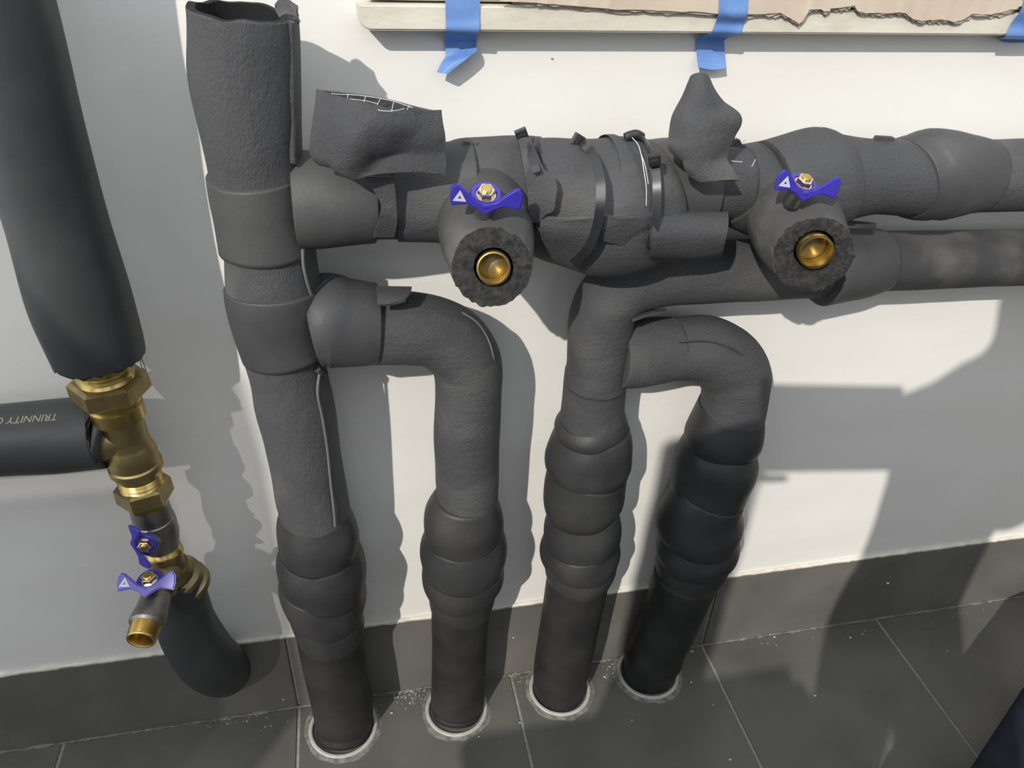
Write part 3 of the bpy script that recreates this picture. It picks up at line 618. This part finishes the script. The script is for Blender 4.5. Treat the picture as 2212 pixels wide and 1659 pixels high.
insulated_valve('left foam covered valve with round open mouth facing the viewer', (936, 446, 1148, 446, 0.125), (975, 578, 1149, 578, 0.222), (1050, 420, 0.212), (1066, 578, 37.5, 0.224), 0.0, 3.0, (950, 510, 1154, 510, 0.186), 0.80)
insulated_valve('right foam covered valve with mouth tilted down to the right', (1604, 446, 1800, 446, 0.125), (1673, 553, 1841, 549, 0.218), (1735, 396, 0.208), (1761, 542, 38.0, 0.222), 0.0, 8.0, (1628, 500, 1820, 498, 0.182), 0.60)

# ------------------------------------------------------------------ left drop pipe, tee pipe, brass assembly, lower pipe
ld = empty('insulated_drop_pipe', PX(225, 800, 0.102), 'thick smooth black insulated pipe slanting down at the far left', 'pipe')
tube('foam_sleeve', ld, M['rubber'], [(-420, -900, -120, -920, 0.108), (-300, -500, -20, -520, 0.107), (-160, -100, 72, -110, 0.106), (-122, 0, 104, -10, 0.106), (-78, 140, 139, 128, 0.106), (-28, 320, 182, 308, 0.105), (20, 480, 222, 465, 0.104), (66, 640, 272, 618, 0.103), (108, 746, 298, 712, 0.102), (125, 788, 306, 752, 0.102)],
     lump=0.002, lfreq=8, ragged=(0, 0.006), hollow=(0, (0.2, 0.03)), cutmat=M['inside'], seed=80, seg=52)
wire('stray_fibre', ld, M['nylon'], [PX(302, 775, 0.10), PX(306, 792, 0.10), PX(315, 801, 0.10), PX(312, 790, 0.10), PX(306, 776, 0.10)], 0.0005, seg=4)

lt = empty('insulated_side_pipe', PX(100, 950, 0.090), 'grey-black insulated pipe with pale lettering entering from the left edge', 'pipe')
lt_st = [(-420, 912, -408, 1060, 0.090), (-200, 890, -190, 1046, 0.090), (0, 872, 8, 1030, 0.090), (120, 861, 130, 1023, 0.090), (190, 856, 222, 1014, 0.090), (196, 857, 236, 1011, 0.090)]
tube('foam_sleeve', lt, M['side_foam'] if 'side_foam' in M else M['rubber'], lt_st, lump=0.001, seed=81, ragged=(0, 0.006), cutmat=M['cut'], seg=52)
# lettering printed along the pipe, upside down
fcu = bpy.data.curves.new('lettering', 'FONT'); fcu.body = 'TRINNITY OTUBO'; fcu.size = 0.0128; fcu.shear = 0.25
to = bpy.data.objects.new('lettering_curve', fcu); C.objects.link(to)
dg = bpy.context.evaluated_depsgraph_get(); tm = bpy.data.meshes.new_from_object(to.evaluated_get(dg)); bpy.data.objects.remove(to, do_unlink=True)
pa = on_tube(lt_st, 127, 893, 0.0010); pb = on_tube(lt_st, 2, 904, 0.0010)
c0_ = PX(-192, 968, 0.090); c1_ = PX(125, 942, 0.090); axl = (c0_ - c1_).normalized()
foot = c1_ + axl * (pa - c1_).dot(axl); nr_ = pa - foot; rl = nr_.length
bm = bmesh.new(); bm.from_mesh(tm)
for v in bm.verts:
    u_, w_ = v.co.x, v.co.y
    v.co = foot + axl * u_ + (Matrix.Rotation(-w_ / rl, 3, axl) @ nr_)
me = bpy.data.meshes.new('lettering'); bm.to_mesh(me); bm.free()
link('lettering', me, M['print'], lt, False, 'pale printed lettering upside down')

ba = empty('brass_fitting_stack', PX(320, 1150, 0.12), 'stack of brass fittings with two blue-handled valves hanging below the left pipe', 'pipe fitting')
A_B = 0.102
def bp(x, y, a=A_B): return PX(x, y, a)
ax0, ax1 = bp(222, 790), bp(331, 1120)
BD = (ax1 - ax0).normalized()
def along(x, y):     # closest axis station of a pixel on the axis
    return (bp(x, y) - ax0).dot(BD)
def ring_part(name, m, prof, hexa=False, rot=0.0, label=None):
    pr = [(along(x, y), r * scl(bp(x, y))) for x, y, r in prof]
    return lathe(name, ba, m, ax0, ax1, pr, seg=44, hexa=hexa, rot=rot, label=label)
ring_part('threaded_tail', M['brass'], [(213, 762, 58), (222, 792, 60), (223.2, 795, 55), (224.5, 799, 60), (225.5, 802, 55), (226.8, 806, 60), (228, 809, 55), (231, 818, 60)])
ring_part('hex_nut', M['brass_cast'], [(230, 815, 70), (231, 819, 81), (241, 848, 81), (243, 853, 72)], hexa=True, rot=0.35)
ring_part('collar', M['brass'], [(243, 852, 50), (244.5, 857, 57), (246.5, 863, 57), (247.5, 866, 50), (249, 870, 50), (250, 873, 55), (259, 899, 54.5), (260, 902, 46)])
ring_part('tee_body', M['brass_cast'], [(259, 900, 45), (262, 908, 45), (270, 934, 45), (277, 956, 45), (278, 959, 46), (284, 976, 52), (290, 997, 51), (291, 1000, 54.5), (294.5, 1010, 54.5), (295.5, 1013, 46)])
tb0 = bp(272, 938); tb1 = bp(205, 952, 0.092)
lathe('tee_branch', ba, M['brass_cast'], tb0, tb1, [(0, 0.028), (0.012, 0.030), (0.030, 0.031), ((tb1 - tb0).length, 0.031)], seg=36)
ring_part('nipple', M['brass'], [(295, 1009, 46), (298, 1020, 45), (300, 1026, 43), (301, 1029, 46), (302.2, 1032, 42), (303.5, 1036, 46), (304.7, 1040, 42), (306, 1044, 46), (308, 1050, 46)])
ring_part('hex_nut', M['brass_cast'], [(306, 1043, 49), (307, 1046, 58), (315, 1072, 58), (320, 1086, 44)], hexa=True, rot=0.25)
ring_part('lip_ring', M['brass'], [(318, 1078, 40), (319, 1084, 41), (320.5, 1089, 40), (321, 1091, 37)])
ring_part('valve_body', M['nickel'], [(320, 1086, 40), (325, 1103, 41), (331, 1118, 41), (331.5, 1120, 43), (333, 1124, 43), (334, 1127, 44), (343, 1153, 43), (349, 1172, 37), (351, 1178, 36)])
ring_part('lower_thread', M['brass'], [(349, 1170, 35), (351, 1178, 34), (352, 1180, 36), (353, 1183, 33), (354, 1186, 36), (355, 1190, 38.5), (357, 1196, 38.5), (358, 1199, 33)])
ring_part('tee_neck', M['brass_old'], [(356, 1194, 34), (360, 1206, 35), (366, 1222, 36), (370, 1236, 36), (373, 1246, 30)])
# upper valve: stem sticks out to the front-left, handle lies along the pipe
V0 = bp(338, 1142); hb = PX(314, 1176, A_B + 0.048)
su = (hb - V0); su = (su - BD * su.dot(BD) * 0.75).normalized()
lathe('valve_stem', ba, M['nickel'], V0, V0 + su, [(0, 0.014), (0.034, 0.014), (0.036, 0.012), ((hb - V0).length - 0.006, 0.012)], seg=24)
uex = (-BD - su * (-BD).dot(su)).normalized()
handle(ba, hb, uex, su, su.cross(uex), 0.86, lean=0.9, mark=False)
# front valve: leaves the tee downwards and towards the viewer
f0 = PX(362, 1222, 0.104); f1 = PX(304, 1384, 0.225)
FD = (f1 - f0).normalized(); FLn = (f1 - f0).length
s_ = scl(f1)
def fpart(name, m, prof, **k):
    return lathe(name, ba, m, f0, f1, [(t * FLn, r * s_) for t, r in prof], seg=40, **k)
fpart('front_socket', M['brass_old'], [(0.0, 36), (0.10, 37), (0.20, 37), (0.22, 34), (0.24, 34), (0.26, 38), (0.34, 38), (0.36, 33)])
fpart('front_valve_body', M['nickel'], [(0.33, 28), (0.40, 29), (0.48, 33), (0.60, 34), (0.66, 36), (0.70, 37), (0.74, 38), (0.79, 38), (0.82, 33)])
thr = [(0.79, 31.5)]
for k in range(8): thr += [(0.82 + k * 0.019, 32.5 - 0.2 * k), (0.8295 + k * 0.019, 30.2 - 0.2 * k)]
thr += [(0.985, 31), (1.0, 29.5), (1.0, 26), (0.985, 25), (0.80, 24), (0.78, 0.01)]
fpart('threaded_mouth', M['brass'], thr, label='open threaded brass outlet')
up3 = Vector((-0.12, -0.45, 0.88)); up3 = (up3 - FD * up3.dot(FD)).normalized()
hpos = f0 + FD * FLn * 0.40
lathe('valve_stem', ba, M['nickel'], hpos, hpos + up3, [(0, 0.011), (0.036, 0.011)], seg=24)
ex3 = up3.cross(FD); ex3 = ex3 if ex3.x > 0 else -ex3
handle(ba, hpos + up3 * 0.036, ex3, up3, FD, 0.98, lean=0.95)
# side outlet of the tee towards the lower pipe
g0 = PX(366, 1226, 0.102); g1 = PX(406, 1262, 0.084)
GL = (g1 - g0).length
lathe('side_outlet', ba, M['brass_old'], g0, g1, [(0.0, 0.028), (GL * 0.35, 0.028), (GL * 0.45, 0.034), (GL * 0.60, 0.034), (GL * 0.66, 0.030), (GL * 0.78, 0.030), (GL * 0.82, 0.036), (GL * 1.0, 0.036), (GL * 1.05, 0.03)], seg=40)

lp = empty('insulated_lower_pipe', PX(462, 1425, 0.02), 'smooth black insulated pipe below the brass fittings bending into the skirting', 'pipe')
tube('foam_sleeve', lp, M['rubber'], [(326, 1262, 424, 1226, 0.092), (334, 1300, 442, 1275, 0.092), (344, 1362, 461, 1330, 0.090), (364, 1410, 482, 1366, 0.084), (394, 1456, 500, 1390, 0.070), (420, 1478, 512, 1398, 0.048), (436, 1486, 518, 1404, 0.022), (446, 1488, 522, 1404, 0.0)], lump=0.001, seed=85, clamp=True, seg=48)

# ------------------------------------------------------------------ floor sleeves
for (px, py, rad, lab) in ((742, 1571, 0.0585, 'grey plastic floor sleeve around the riser foot'), (986, 1532, 0.0545, 'grey plastic floor sleeve around the second pipe foot from the left'),
                           (1209, 1489, 0.056, 'grey plastic floor sleeve around the return pipe foot'), (1399, 1454, 0.0575, 'grey plastic floor sleeve around the rightmost pipe foot')):
    c0 = FL(px, py); c0.z = 0.0
    t = empty('pipe_sleeve', c0, lab, 'pipe sleeve', 'floor sleeves')
    lathe('sleeve_rim', t, M['pvc'], c0, c0 + Vector((0, 0, 1)), [(-0.01, rad), (0.004, rad), (0.0055, rad + 0.0015), (0.0055, rad + 0.0055), (0.004, rad + 0.0075), (-0.01, rad + 0.0075)], closed=True, seg=56)
    bm = bmesh.new(); sg = 90; rg = []
    for q, (ro, z) in enumerate(((rad + 0.007, 0.0036), (rad + 0.010, 0.0026), (rad + 0.013, 0.0012), (rad + 0.016, 0.0001))):
        r_ = []
        for k in range(sg):
            th_ = 2 * math.pi * k / sg
            rn = ro + (0.002 + 0.003 * (q > 1)) * (q > 0) * noise.noise(Vector((math.cos(th_) * 3 + px, math.sin(th_) * 3, q * 0.2)))
            p = c0 + Vector((math.cos(th_) * rn, math.sin(th_) * rn, z + (0.0015 * noise.noise(Vector((math.cos(th_) * 9, math.sin(th_) * 9, px))) if 0 < q < 3 else 0)))
            if p.y > -0.0075: p.y = -0.0075
            r_.append(bm.verts.new(p))
        rg.append(r_)
    for i in range(3):
        for k in range(sg): bm.faces.new((rg[i][k], rg[i][(k + 1) % sg], rg[i + 1][(k + 1) % sg], rg[i + 1][k]))
    from_bm('mortar_ring', bm, M['mortar'], t, True)

# ------------------------------------------------------------------ stone slab, cardboard, tape
SD = 0.036
c_bl = PX(786, 66, SD); c_tl = PX(771, 9, SD)
zb, zt = c_bl.z, c_tl.z
xl = c_tl.x; rc_ = 0.014
poly = [(xl, zt)] + [(xl + rc_ - rc_ * math.cos(t_), zb + rc_ - rc_ * math.sin(t_)) for t_ in [math.pi / 2 * q / 6 for q in range(7)]] + [(2.2, zb), (2.2, zt)]
sl = plate('stone_slab', None, M['stone'], Vector((0, -SD / 2 - 0.0003, 0)), Vector((1, 0, 0)), Vector((0, 0, 1)), Vector((0, 1, 0)), poly, SD - 0.0006, bev=0.002)
tag(sl, 'cream stone slab fixed along the wall at the top of the photo', 'stone slab')
up_b = box('stone_block', None, M['stone'], (c_tl.x + 0.012, -0.024, zt + 0.003), (2.2, -0.0005, zt + 0.12), bev=0.002); tag(up_b, 'upper cream stone piece set back above the slab at the top edge', 'stone slab')

# torn cardboard facing: front outline traced by its ragged lower edge
edge = [(1080, 4), (1120, 6), (1180, 10), (1230, 14), (1280, 18), (1330, 22), (1390, 23), (1440, 26), (1490, 27), (1548, 31), (1600, 33), (1650, 33), (1685, 29), (1700, 38), (1712, 45), (1726, 53), (1734, 47), (1742, 34), (1748, 23),
        (1772, 21), (1782, 28), (1792, 26), (1794, 21), (1830, 17), (1846, 14), (1852, 26), (1866, 30), (1884, 30), (1906, 31), (1935, 29), (1956, 31), (1972, 43), (1990, 48), (2008, 45), (2030, 44), (2046, 46), (2062, 50), (2082, 44), (2100, 32), (2130, 34), (2160, 30), (2195, 20), (2212, 12), (2260, 14)]
def card_layer(name, parent, off, dy, a0, a1_, m, jitter, x_min=0):
    bm = bmesh.new(); fr_, bk_ = [], []
    pts = []
    for i in range(len(edge) - 1):
        (xa, ya), (xb, yb) = edge[i], edge[i + 1]
        for q in range(3):
            u = q / 3; x = xa + (xb - xa) * u
            if x < x_min: continue
            y = ya + (yb - ya) * u + dy + jitter * noise.noise(Vector((x * 0.09, off, 0))) + jitter * 0.6 * noise.noise(Vector((x * 0.3, off, 7)))
            pts.append((x, y))
    ztop = zt + 0.06
    rows = []
    for (a_) in (a0, a1_):
        low, top = [], []
        for (x, y) in pts:
            p = PX(x, y, a_); cu = 0.0025 * max(0.0, noise.noise(Vector((x * 0.03, off, 2))))
            low.append(bm.verts.new(p + Vector((0, -cu, 0)))); top.append(bm.verts.new(Vector((p.x, -a_, ztop))))
        rows.append((low, top))
    (l0, t0), (l1, t1) = rows
    for i in range(len(pts) - 1):
        bm.faces.new((l1[i], l1[i + 1], t1[i + 1], t1[i])); bm.faces.new((l0[i], t0[i], t0[i + 1], l0[i + 1]))
        f = bm.faces.new((l0[i], l0[i + 1], l1[i + 1], l1[i])); bm.faces.new((t0[i], t1[i], t1[i + 1], t0[i + 1]))
    return from_bm(name, bm, m, parent, False)
cb = empty('cardboard_sheet', PX(1700, 30, SD), 'torn brown cardboard strip hanging over the stone slab', 'cardboard')
card_layer('back_ply', cb, 1.0, 4.0, SD + 0.0008, SD + 0.0030, M['card_edge'], 8.0, 1100)
card_layer('middle_ply', cb, 2.0, 1.5, SD + 0.0034, SD + 0.0056, M['card_edge'], 6.0, 1150)
card_layer('front_ply', cb, 3.0, -2.0, SD + 0.0060, SD + 0.0078, M['card'], 2.5)

def strip(name, label, rows, group='blue tape strips', seed=0.0, lump=0.0008):
    o = sheet(name, None, M['tape'], rows, thick=0.0006, sub=5, lump=lump, lfreq=60, seed=seed)
    o.data.materials[1] = M['tape']
    return tag(o, label, 'tape', group)
sA = SD + 0.0012
strip('tape_strip', 'blue masking tape on the slab with twisted curling lower end', [
    [(961, -12, sA), (1000, -12, sA), (1038, -12, sA)], [(962, 10, sA), (1000, 11, sA), (1036, 12, sA)], [(963, 40, sA), (1000, 40, sA), (1036, 40, sA)], [(963, 66, sA), (1000, 67, sA), (1035, 68, sA)],
    [(961, 74, 0.020), (998, 75, 0.020), (1032, 76, 0.020)], [(960, 90, 0.004), (996, 90, 0.004), (1029, 90, 0.004)], [(962, 108, 0.004), (997, 106, 0.006), (1029, 100, 0.008)], [(962, 124, 0.006), (996, 118, 0.014), (1029, 112, 0.018)],
    [(954, 136, 0.012), (985, 132, 0.022), (1012, 124, 0.024)], [(944, 156, 0.016), (955, 158, 0.022), (966, 160, 0.024)]], seed=1)
strip('tape_strip', 'blue masking tape crossing cardboard and slab at mid width with short loose end', [
    [(1553, -12, SD + 0.0095), (1585, -12, SD + 0.0095), (1616, -12, SD + 0.0095)], [(1553, 12, SD + 0.0095), (1584, 13, SD + 0.0095), (1615, 14, SD + 0.0095)], [(1552, 31, SD + 0.0092), (1583, 33, SD + 0.0092), (1613, 34, SD + 0.0092)],
    [(1545, 50, sA), (1577, 51, sA), (1607, 52, sA)], [(1536, 70, sA), (1568, 71, sA), (1598, 72, sA)], [(1522, 76, 0.020), (1552, 77, 0.020), (1582, 78, 0.020)],
    [(1504, 84, 0.003), (1535, 85, 0.003), (1565, 86, 0.003)], [(1504, 106, 0.003), (1535, 107, 0.003), (1565, 106, 0.003)], [(1506, 128, 0.008), (1537, 130, 0.008), (1566, 128, 0.008)], [(1508, 146, 0.018), (1538, 151, 0.017), (1567, 148, 0.016)]], seed=2)
strip('tape_strip', 'blue masking tape at the right edge of the photo', [
    [(2214, -12, SD + 0.0095), (2250, -12, SD + 0.0095), (2285, -12, SD + 0.0095)], [(2206, 18, SD + 0.0095), (2242, 20, SD + 0.0095), (2278, 20, SD + 0.0095)], [(2184, 52, sA + 0.001), (2222, 54, sA), (2258, 54, sA)],
    [(2172, 78, sA), (2210, 79, sA), (2246, 80, sA)], [(2165, 82, 0.020), (2198, 83, 0.020), (2232, 84, 0.020)], [(2159, 84, 0.004), (2190, 85, 0.004), (2222, 86, 0.004)], [(2164, 90, 0.004), (2185, 92, 0.004), (2216, 92, 0.004)]], seed=3)

# ------------------------------------------------------------------ small marks
def chip(name, label, cat, p, s, m, group, seed):
    bm = bmesh.new(); bmesh.ops.create_icosphere(bm, subdivisions=1, radius=1.0)
    for v in bm.verts:
        v.co *= 1.0 + 0.5 * noise.noise(v.co * 2 + Vector((seed, 0, 0)))
        v.co = Vector((v.co.x * s, v.co.y * s * 0.6, v.co.z * s * 0.4)) + p
    o = from_bm(name, bm, m, None, False); return tag(o, label, cat, group)
k = 0
for (x, y, s, lab) in ((1918, 1260, 0.0042, 'white plaster flake stuck on the shadowed skirting'),):
    o = chip('plaster_flake', lab, 'flake', PX(x, y, 0.009), s, M['sealant'], None, 1.0)
for (x, y, s, wh) in ((1673, 1376, 0.003, 'just below the skirting right of the rightmost pipe'), (1837, 1377, 0.003, 'left of the rightmost floor joint near the skirting'), (1761, 1503, 0.0032, 'alone on the shaded tile right of the pipes'),
        (2046, 1406, 0.002, 'on the floor tile farthest right'), (1541, 1523, 0.002, 'beside the floor joint right of the rightmost sleeve'), (1577, 1641, 0.003, 'at the bottom edge right of a floor joint'),
        (1495, 1407, 0.004, 'against the back right of the rightmost sleeve, largest of the crumbs'), (1493, 1474, 0.0025, 'just right of the rightmost sleeve'), (1306, 1462, 0.003, 'between the two right sleeves'),
        (1109, 1378, 0.0025, 'on the skirting between the second and third floor pipes'), (1034, 1591, 0.002, 'below the second sleeve from the left'), (1123, 1561, 0.0022, 'on the floor joint between the second and third sleeves'),
        (852, 1508, 0.0025, 'right of the riser sleeve near the skirting'), (846, 1540, 0.003, 'right of the riser sleeve away from the skirting'), (612, 1511, 0.0025, 'left of the riser near a tile joint'), (1365, 1556, 0.002, 'alone in front of the rightmost sleeve')):
    k += 1
    zz = 0.0015
    p = FL(x, y, zz)
    if p.y > -0.008: p = PX(x, y, 0.009)
    chip('plaster_crumb', 'tiny white crumb ' + wh, 'crumb', p, s, M['sealant'], 'plaster crumbs', k * 1.7)
chip('wall_chip', 'small dark speck on the white wall below the slab', 'speck', PX(1193, 127, 0.001), 0.0018, M['nylon'], None, 3.0)

# ------------------------------------------------------------------ behind the viewpoint, unseen: objects added to throw large soft shadows, and the person
def prism(name, parent, m, poly, y0, y1, label=None):
    bm = bmesh.new()
    a = [bm.verts.new((x, y0, z)) for x, z in poly]; b = [bm.verts.new((x, y1, z)) for x, z in poly]; n = len(poly)
    bm.faces.new(a); bm.faces.new(b)
    for q in range(n): bm.faces.new((a[q], a[(q + 1) % n], b[(q + 1) % n], b[q]))
    bmesh.ops.triangulate(bm, faces=[f for f in bm.faces if len(f.verts) > 4])
    return from_bm(name, bm, m, parent, False, label)
def polythene():
    m, nt, b = new_mat('polythene'); N = nt.nodes; L = nt.links
    b.inputs['Base Color'].default_value = (0.8, 0.8, 0.8, 1); b.inputs['Roughness'].default_value = 0.5
    tr = N.new('ShaderNodeBsdfTransparent'); mx = N.new('ShaderNodeMixShader'); mx.inputs[0].default_value = 0.55
    L.new(tr.outputs[0], mx.inputs[1]); L.new(b.outputs[0], mx.inputs[2]); L.new(mx.outputs[0], N['Material Output'].inputs[0])
    return m
YB = 1.75
def far(px, py, k=YB):
    p = PX(px, py, 0.0); return (p.x - 0.75 * k, p.z + 0.82 * k)
nb = prism('shade_sheet', None, polythene(), [(-3.2, 0.0), (-3.2, 2.9), far(-160, 330), far(248, 546), far(520, 815), far(575, 1000), far(615, 1300), (far(640, 1400)[0], 0.0)], -YB - 0.003, -YB)  # added translucent sheet, outline cut to the edge of the partial shade
tag(nb, 'clear polythene sheet added unseen behind the viewpoint to half shade the left wall', 'dust sheet')
YC = 1.45
cx, cz = far(330, 1045, YC)
tc_ = box('shade_board', None, M['nickel'], (cx - 0.95, -YC - 0.03, 0.0), (cx, -YC, cz), bev=0.004); tag(tc_, 'tall grey board added unseen behind the viewpoint to shade the lower left wall', 'board')  # added opaque panel, meant to keep sun off the lower left wall
ct = empty('shade_trestle', (-0.40, -1.55, 0), 'wooden trestle with foam pieces on top, added unseen behind the viewpoint to shade the floor', 'trestle')  # added table, its top blocks the sun from the floor
box('trestle_top', ct, M['card'], (-0.78, -1.85, 0.985), (-0.06, -1.36, 1.01), bev=0.003)
for (lx, ly) in ((-0.74, -1.81), (-0.74, -1.40), (-0.10, -1.81), (-0.10, -1.40)): box('leg', ct, M['card'], (lx - 0.022, ly - 0.022, 0.0), (lx + 0.022, ly + 0.022, 0.985))
fr_o = tube('shade_roll', None, M['foam'], [(Vector((-0.49, -1.47, 1.0105)), 0.088), (Vector((-0.49, -1.47, 1.35)), 0.090), (Vector((-0.485, -1.47, 1.72)), 0.086)], seg=32, clamp=False, lump=0.004)  # added upright cylinder that shades the two right pipes
tag(fr_o, 'black foam roll added upright on the trestle, out of view, to shade the right pipes', 'foam roll')
for (x0_, x1_, r_, lb_) in ((-0.36, -0.14, 0.035, 'short black foam offcut added out of view on the trestle to bump the shadow edge'),):
    fo = tube('shade_offcut', None, M['foam'], [(Vector((x0_, -1.42, 1.01 + r_)), r_), (Vector(((x0_ + x1_) / 2, -1.42, 1.01 + r_)), r_), (Vector((x1_, -1.42, 1.01 + r_)), r_)], seg=24, clamp=False)  # added for a bump along the floor shadow's edge
    tag(fo, lb_, 'foam offcut')

def figure(name, label, joints, edges, mt, parent=None):
    me = bpy.data.meshes.new(name); me.from_pydata([j[0] for j in joints], edges, []); me.update()
    o = bpy.data.objects.new(name, me); C.objects.link(o)
    o.modifiers.new('skin', 'SKIN'); sv = me.skin_vertices[0].data
    for q, j in enumerate(joints): sv[q].radius = (j[1], j[2] if len(j) > 2 else j[1])
    sv[0].use_root = True
    o.modifiers.new('sub', 'SUBSURF').levels = 2; o.modifiers['sub'].render_levels = 2
    dg_ = bpy.context.evaluated_depsgraph_get(); em = bpy.data.meshes.new_from_object(o.evaluated_get(dg_))
    bpy.data.objects.remove(o, do_unlink=True)
    em.materials.clear()
    return link(name, em, mt, parent, True, label)
pr = empty('person', (0.28, -1.20, 0.0), 'person in dark clothes standing behind the viewpoint holding up a tablet', 'person')
J = [((0.28, -1.20, 0.98), 0.15, 0.11), ((0.28, -1.20, 1.18), 0.145, 0.10), ((0.28, -1.20, 1.38), 0.17, 0.11), ((0.28, -1.19, 1.55), 0.13, 0.085), ((0.29, -1.18, 1.64), 0.055), ((0.30, -1.17, 1.70), 0.055),
     ((0.30, -1.16, 1.78), 0.084, 0.097), ((0.30, -1.16, 1.88), 0.06, 0.075),
     ((0.09, -1.20, 1.54), 0.06), ((-0.08, -1.18, 1.52), 0.050), ((-0.22, -1.13, 1.47), 0.044), ((-0.165, -1.085, 1.41), 0.036), ((-0.105, -1.055, 1.375), 0.028),
     ((0.47, -1.20, 1.54), 0.06), ((0.54, -1.19, 1.34), 0.050), ((0.50, -1.14, 1.20), 0.044), ((0.36, -1.11, 1.29), 0.036), ((0.255, -1.09, 1.365), 0.028),
     ((0.19, -1.20, 0.89), 0.085), ((0.17, -1.18, 0.52), 0.058), ((0.16, -1.22, 0.10), 0.042), ((0.16, -1.09, 0.035), 0.035),
     ((0.37, -1.20, 0.89), 0.085), ((0.39, -1.18, 0.52), 0.058), ((0.40, -1.22, 0.10), 0.042), ((0.40, -1.09, 0.035), 0.035)]
E_ = [(0, 1), (1, 2), (2, 3), (3, 4), (4, 5), (5, 6), (6, 7), (3, 8), (8, 9), (9, 10), (10, 11), (11, 12), (3, 13), (13, 14), (14, 15), (15, 16), (16, 17), (0, 18), (18, 19), (19, 20), (20, 21), (0, 22), (22, 23), (23, 24), (24, 25)]
figure('body', None, J, E_, M['navy'], pr)
def fingers(side):
    w = Vector((-0.105, -1.055, 1.375)) if side < 0 else Vector((0.255, -1.09, 1.365))
    tips = []
    for q in range(4):
        up_ = -0.030 + 0.022 * q
        k0 = w + AX * (0.012 * -side) - AY * up_ - AZ * 0.004
        k1 = k0 + AX * (0.030 * -side) - AZ * 0.012
        k2 = k1 + AX * (0.028 * -side) - AZ * 0.002
        figure('finger', None, [(k0 - AX * (0.03 * -side), 0.010), (k0, 0.009), (k1, 0.0085), (k2, 0.0075)], [(0, 1), (1, 2), (2, 3)], M['skin'], pr)
    t0 = w - AY * -0.02 - AZ * 0.03
    figure('thumb', None, [(t0, 0.012), (t0 + AX * (0.03 * -side) - AY * 0.018, 0.010), (t0 + AX * (0.05 * -side) - AY * 0.03, 0.008)], [(0, 1), (1, 2)], M['skin'], pr)
fingers(-1); fingers(1)
phc = CAM + AX * 0.078 - AZ * 0.022
ph = plate('tablet_computer', None, M['phone'], phc, AX, -AY, AZ, [(-0.125, -0.075), (-0.120, -0.080), (0.120, -0.080), (0.125, -0.075), (0.125, 0.075), (0.120, 0.080), (-0.120, 0.080), (-0.125, 0.075)], 0.009, bev=0.0015)
tag(ph, 'black tablet held up in landscape at the viewpoint', 'tablet')

# navy bag whose edge cuts the lower right corner
q0 = FL(2212, 1482, 0.22); q1 = FL(2096, 1659, 0.22)
ed = (q1 - q0); ed.z = 0; ed.normalize(); nm = Vector((-ed.y, ed.x, 0));
if nm.x < 0: nm = -nm
bm = bmesh.new(); bmesh.ops.create_cube(bm, size=1.0); bmesh.ops.subdivide_edges(bm, edges=bm.edges[:], cuts=9, use_grid_fill=True)
hx, hy, hz, rb = 0.375, 0.17, 0.112, 0.035
for v in bm.verts:
    p = Vector((v.co.x * 2 * hx, v.co.y * 2 * hy, v.co.z * 2 * hz))
    c = Vector((max(-hx + rb, min(hx - rb, p.x)), max(-hy + rb, min(hy - rb, p.y)), max(-hz + rb, min(hz - rb, p.z))))
    d_ = p - c
    if d_.length > 1e-6: p = c + d_.normalized() * rb
    p += Vector((0, 0, 1)) * 0.006 * noise.noise(p * 9) if p.z > 0 else Vector()
    v.co = q0 - ed * 0.25 + ed * (p.x + hx) + nm * (p.y + hy); v.co.z = 0.002 + p.z + hz
bg_o = from_bm('tool_bag', bm, M['navy'], None, True); crisp(bg_o, 60)
bg_o.data.update()
tag(bg_o, 'dark navy fabric tool bag cut off by the lower right corner', 'bag')

# mortar bits scattered along the foot of the skirting
bm = bmesh.new()
for q in range(230):
    cl = random.random()
    if cl < 0.40: x_, y_ = random.gauss(885, 28), random.gauss(1500, 12)
    elif cl < 0.58: x_, y_ = random.gauss(1128, 22), random.gauss(1468, 12)
    elif cl < 0.76: x_, y_ = random.gauss(1325, 16), random.gauss(1440, 18)
    elif cl < 0.86: x_, y_ = random.gauss(505, 60), random.gauss(1560, 7)
    else: x_, y_ = random.uniform(820, 2150), 0; y_ = 1512 - 0.152 * (x_ - 830) + random.gauss(8, 6)
    p = FL(x_, y_, 0.0)
    if p.y > -0.010: p.y = -0.010 - random.random() * 0.004
    r_ = random.uniform(0.0005, 0.0015) * (1.5 if random.random() < 0.1 else 1.0)
    M4 = Matrix.Translation(p + Vector((0, 0, r_ * 0.3))) @ Matrix.Rotation(random.random() * 3, 4, 'Z') @ Matrix.Diagonal((r_ * random.uniform(0.8, 2.0), r_, r_ * 0.6, 1))
    bmesh.ops.create_icosphere(bm, subdivisions=1, radius=1.0, matrix=M4)
dbm = from_bm('mortar_crumbs', bm, M['pvc'], None, False)
tag(dbm, 'fine pale mortar crumbs scattered along the foot of the skirting', 'debris', kind='stuff')
